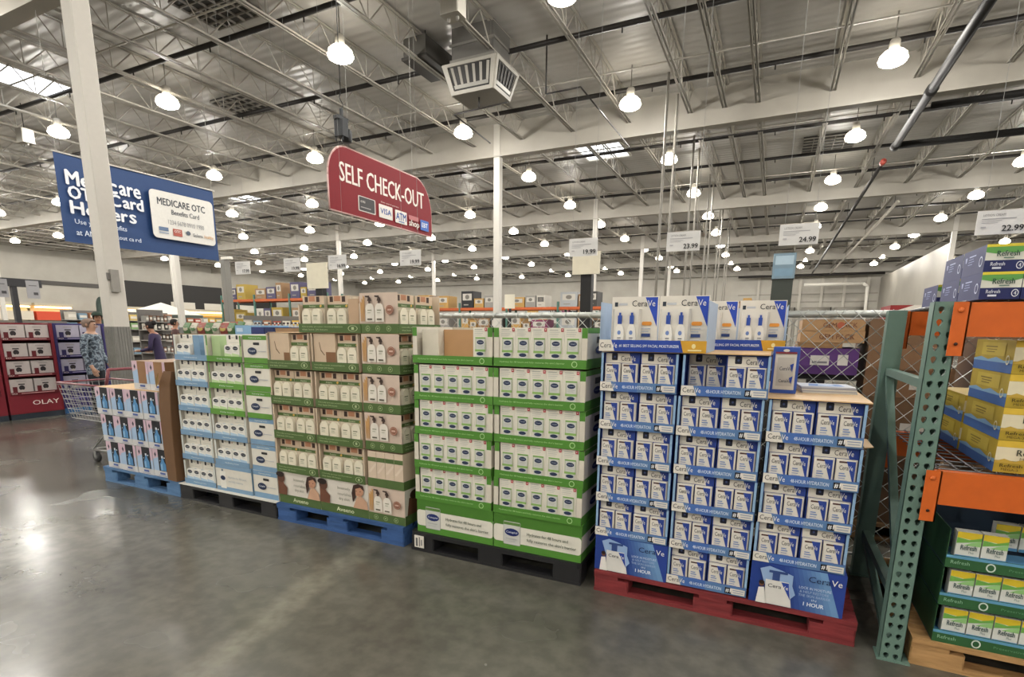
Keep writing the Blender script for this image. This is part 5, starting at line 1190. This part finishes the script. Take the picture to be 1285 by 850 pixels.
# goods behind the lotion stacks
pallet(-7.15, -5.95, 4.55, 5.55, .13, woodmat('#7d6444', '#5c4830'), 'wood pallet under the snack boxes behind the lotion stack')
for r_ in range(3): carton('brown_carton', -7.1, 4.6, .1305+r_*.43, -6.0, 5.5, .5595+r_*.43, ['#8a6a4a', '#7d6145', '#94734f'][r_], 'brown carton behind the lotion stack, %s level' % ('bottom', 'middle', 'top')[r_], None, 'carton', 'brown cartons behind the lotion stack')
SN = ['#4f8a4a', '#c9c4b4', '#a84a44', '#c9c4b4', '#5f9a58', '#d0cab8', '#3f7a4a', '#b9b09c']
k = 0
for ix in range(7):
    for iy in range(2):
        t = thing('snack_bag', '%s snack bag on the brown cartons, %s from left, %s row' % (('green', 'white', 'red')[(ix+iy) % 3], ORD[ix], ('front', 'rear')[iy]), 'bag', (-7.05+ix*.145+iy*.05, 4.66+iy*.2, 1.421), jit(.12), 'snack bags on the brown cartons')
        c = SN[(ix*2+iy*3) % len(SN)] if (ix+iy) % 3 == 1 else ('#56784f' if (ix+iy) % 3 == 0 else '#8d4b44')
        if (ix+iy) % 3 == 1: c = '#b5b0a0'
        hh = .14+.03*((ix*3+iy) % 3)/2
        MB().add([(0, 0, 0), (.12, 0, 0), (.12, .06, 0), (0, .06, 0), (-.005, -.015, hh*.5), (.125, -.015, hh*.5), (.125, .075, hh*.5), (-.005, .075, hh*.5), (.0, .028, hh), (.12, .028, hh), (.12, .032, hh), (0, .032, hh)],
                 [(3, 2, 1, 0), (0, 1, 5, 4), (1, 2, 6, 5), (2, 3, 7, 6), (3, 0, 4, 7), (4, 5, 9, 8), (5, 6, 10, 9), (6, 7, 11, 10), (7, 4, 8, 11), (8, 9, 10, 11)], C(c, .35)).build('bag', t)
        MB().art([('p', [(.1, .3), (.5, .22), (.9, .36), (.85, .55), (.4, .5), (.12, .6)], ['#b9b49c', '#587a54', '#b5a25a'][(ix+iy) % 3]), ('r', .2, .68, .8, .74, '#8d8a78')], .12, hh, (0, -.017, 0)).build('print', t)
carton('blue_carton', -5.92, 4.6, .0, -5.35, 5.4, .7, '#5c7f9e', 'large pale blue carton behind the lotion stack, lower')
carton('blue_carton', -5.92, 4.6, .701, -5.35, 5.4, 1.419, '#6f93b4', 'large pale blue carton behind the lotion stack, upper')
carton('blue_carton', -6.0+.0, 4.62, 1.4195, -5.72, 5.2, 1.53, '#7ea6c9', 'small sky blue carton on the pale blue cartons', [('r', .1, .3, .5, .7, '#b9cede')])
carton('navy_carton', -5.71, 4.62, 1.4195, -5.50, 5.2, 1.51, '#27346a', 'small navy carton on the pale blue cartons')
carton('navy_carton', -5.49, 4.62, 1.4195, -5.36, 5.2, 1.505, '#1f2b58', 'small dark navy carton right of the other navy one')
carton('brown_carton', -5.3, 4.62, 0, -4.6, 5.3, .72, '#8a6a4a', 'brown carton right of the pale blue cartons, lower')
carton('brown_carton', -5.3, 4.62, .721, -4.6, 5.3, 1.50, '#9a7a58', 'brown carton right of the pale blue cartons, upper')
for k_ in range(2):
    x = -7.9+k_*.78
    t = thing('drink_table', 'low pallet bin holding drink bottles, %s' % ('left', 'right')[k_], 'bin', (x, 6.0, 0), 0, 'pallet bins of bottles')
    MB().box(0, 0, 0, .74, .9, 1.36, '#7d776e').build('bin', t)
    for q in range(9):
        b = thing('drink_bottle', 'clear bottle with dark cap on the %s bin, %s' % (('left', 'right')[k_], ORD[q]), 'bottle', (x+.05+q*.08, 6.05, 1.361), 0, 'bottles on the bins')
        inst('body', cached('db', lambda: MB().lathe([(0, 0), (.033, 0), (.034, .14), (.025, .17), (.014, .19), (.014, .2)], C('#a9aaa8', .2), n=10).mesh('body')), b); inst('cap', cached('dc', lambda: MB().lathe([(0, .225), (.017, .225), (.018, .2), (0, .2)], C('#4a3a38', .5), n=10).mesh('cap')), b)

# ================= far racks =================
def far_rack(x0, bays, y, zs, label, boxes, tops, d=1.1, rz=0.0, tagname='far rack'):
    t = thing('pallet_rack', label, 'rack', (0, 0, 0), 0, 'far pallet racks'); bl = 2.75
    g_ = C('#4a6f64'); o_ = C('#b8592a')
    top = zs[-1]+.25
    for i in range(bays+1):
        for yy in (y, y+d): MB().box(x0+i*bl-.05, yy-.04, 0, x0+i*bl+.05, yy+.04, top, g_).build('upright_post', t)
    for z in zs:
        for yy in (y-.03, y+d-.03):
            for i in range(bays): MB().box(x0+i*bl+.052, yy, z-.13, x0+(i+1)*bl-.052, yy+.06, z, o_).build('beam', t)
        MB().box(x0+.06, y+.035, z-.06, x0+bays*bl-.06, y+d-.035, z-.03, '#6f6a64').build('shelf_deck', t)
    for li, z in enumerate([.0]+zs):
        x = x0+.12; q = 0
        while x < x0+bays*bl-.6:
            i = int((x-x0)/bl); end = x0+(i+1)*bl-.1
            ww = random.choice((.42, .55, .7, .85)); 
            if x+ww > end: x = end+.22; continue
            nxt = zs[li] if li < len(zs) else None
            hh = random.uniform(.45, .85) if nxt is None else min(nxt-z-.3, random.uniform(.5, .95))
            cn, c = random.choice(boxes)
            k = thing('rack_carton', '%s carton on the %s of the %s, %s' % (cn, ('floor', 'lower beam', 'upper beam', 'top beam')[li], tagname, (ORD[q]+' from left') if q < 20 else 'right part'), 'carton', (x, y-.02, z+.001), 0, 'cartons on the %s' % tagname)
            b = MB().box(0, 0, 0, ww, .9, hh, c); b.art([('r', .12, .45, .88, .85, '#b9b4aa' if c != '#b9b4aa' else '#5d5a56'), ('e', .5, .65, .18, .14, '#6f6a64'), ('r', .2, .15, .6, .22, '#8d8880')], ww, hh, (0, -.001, 0), e=.002); b.build('body', k)
            x += ww+.06; q += 1
BX = [('grey', '#8a8782'), ('white', '#b9b4aa'), ('dark', '#3a3836'), ('brown', '#8d6d4c'), ('tan', '#b08a4c'), ('black', '#222224'), ('silver', '#9da0a2'), ('magenta', '#7a3558')]
BX2 = [('yellow', '#a08838'), ('white', '#c4bfb6'), ('grey', '#7d7a86'), ('purple', '#4c4764'), ('brown', '#8d6d4c'), ('dark', '#3a3836')]
far_rack(-20.5, 5, 25.0, [1.4, 2.62], 'far orange beamed rack behind the green cartons', BX, None, tagname='far middle rack')
far_rack(-29.5, 3, 22.0, [1.75, 3.1], 'far rack with yellow and purple goods behind the beige stack', BX2, None, tagname='far left rack')
far_rack(-17.0, 4, 38.0, [1.4, 2.62], 'very far orange rack behind the middle one', BX, None, tagname='very far rack')
far_rack(-5.5, 2, 33.0, [1.4, 2.5], 'far rack behind the blue cream stack', BX, None, tagname='far right rack')
# gondolas filling the hall floor on the left
GP2 = ['#a84a3c', '#c9b06a', '#6f8a9c', '#c9c4b4', '#7a9a68', '#9c6a4c', '#d0a83c', '#b9b3a6']
gondola(-24.0, 13.2, 4.0, 0, [.4, .9, 1.4, 1.75], GP2, 'long low shelf of bright goods far behind the shoppers', 'bright packet on the long far shelf', PI/2, .28, 11)
gondola(-34.0, 24.5, 6.0, 0, [.4, .9, 1.4, 1.8], GP2, 'long shelf of bright goods below the tent', 'bright packet on the shelf below the tent', PI/2, .3, 12)
gondola(-22.0, 8.6, 3.6, 0, [.35, .75, 1.1, 1.32], GP2, 'shelf of bright goods behind the purple stand', 'bright packet on the shelf behind the purple stand', PI/2, .18, 10)
gondola(-16.5, 15.6, 4.0, 0, [.4, .9, 1.3, 1.6], GP2, 'shelf of bright goods behind the pale blue lotion stack', 'bright packet on the shelf behind the lotion stack', PI/4, .19, 12)

# ================= left end wall with lit service counters =================
def wallbox(name, x0, y0, z0, x1, y1, z1, mat, parent): return MB().box(x0, y0, z0, x1, y1, z1, mat).build(name, parent)
wallbox('dark_panel', X0+.01, 30, 2.9, X0+.12, 50, 5.9, '#262422', left)  # flat dark colour stands in for the darkness inside an opening
wallbox('dark_panel', X0+.01, 10, 5.0, X0+.12, 30, 5.35, '#4a4743', left)
for y in (36.5, 40.2, 44.2): wallbox('white_panel', X0+.13, y, 2.96, X0+.2, y+2.6, 4.1, '#c9c4b8', left)
for i, (y0, y1, c) in enumerate(((14, 20.2, '#c4482c'), (20.4, 24, '#c9c0ae'), (24.2, 27, '#c4482c'), (30, 36, '#b8412e'), (37, 43, '#c9952f'), (44, 50, '#b8412e'))):
    t = thing('service_counter', 'lit %s shop counter at the far left wall, %s from left' % ('red' if c in ('#c4482c', '#b8412e') else 'pale', ORD[i]), 'counter', (X0+.2, y0, 0), 0, 'lit counters on the far wall')
    w_ = y1-y0
    wallbox('counter_base', 0, 0, 0, 1.6, w_, 1.1, '#a89c88', t); wallbox('fascia', 0, 0, 2.0, 1.2, w_, 2.72, c, t)
    wallbox('back_panel', 0, 0, 1.101, .1, w_, 1.999, '#cfc6b0', t); wallbox('upper_panel', 0, 0, 2.721, .3, w_, 3.4, '#cdbf9c', t)
    wallbox('light_strip', .8, .1, 3.0, 1.0, w_-.1, 3.14, EM('#ffdf9c', 6.0), t); wallbox('soffit', .301, 0, 3.2, 1.1, w_, 3.4, '#b5ad9a', t)
    for yy in (.3, w_-.3): MB().bar((.9, yy, 3.141), (.9, yy, 3.199), .02, '#8a8a86').build('strip_hanger', t)

# ================= back wall on the right: cooler room and dock doors =================
struct('wall_cooler', MB().box(9.0, 42, 0, 9.25, Y1-.05, 6.9, ramp_mat('cooler_panels', [(.3, '#8f8a80'), (.7, '#9e998f')], .4, .5)))
dg_ = C('#9a968c', .6)
for i, x in enumerate((0.3, 3.6, 6.6)):
    d_ = MB().box(x-1.25, Y1-.12, 0, x+1.25, Y1-.01, 3.6, '#a09b90'); o = d_.build('door_%d' % (i+1)); o['kind'] = 'structure'
    for q in range(9): MB().box(x-1.25, Y1-.15, .1+q*.4, x+1.25, Y1-.121, .46+q*.4, '#b0aba0').build('panel', o)
    MB().bar((x-1.3, Y1-.35, 3.85), (x+1.3, Y1-.35, 3.85), .25, '#8a867d', 14).build('roller_drum', o); MB().box(x+1.3, Y1-.6, 3.6, x+1.42, Y1-.1, 4.1, '#2e2c2a').build('drum_end', o)
    for s in (-1.42, 1.42): MB().box(x+s-.06, Y1-.25, 0, x+s+.06, Y1-.01, 3.9, dg_).build('door_frame', o)
for q in range(6): MB().box(-2+q*2.0-.12, Y1-.14, 0, -2+q*2.0+.12, Y1-.005, 8.4, '#b5b0a5').build('wall_rib', back)
for z in (4.6, 5.4): MB().box(-4, Y1-.08, z, 8.9, Y1-.005, z+.12, '#908c83').build('wall_girt', back)
MB().bar((-4, Y1-2, 7.2), (9, Y1-2, 7.2), .12, pm, 8).build('wall_pipe', back)
tag(MB().tube([(2.2, 63, 6.2), (7.2, 63, 6.2), (7.6, 63, 5.9), (7.8, 63, 0)], .14, C('#cbc7bd'), 8).build('white_pipe'), 'white pipe arching down in front of the dock doors', 'pipe')
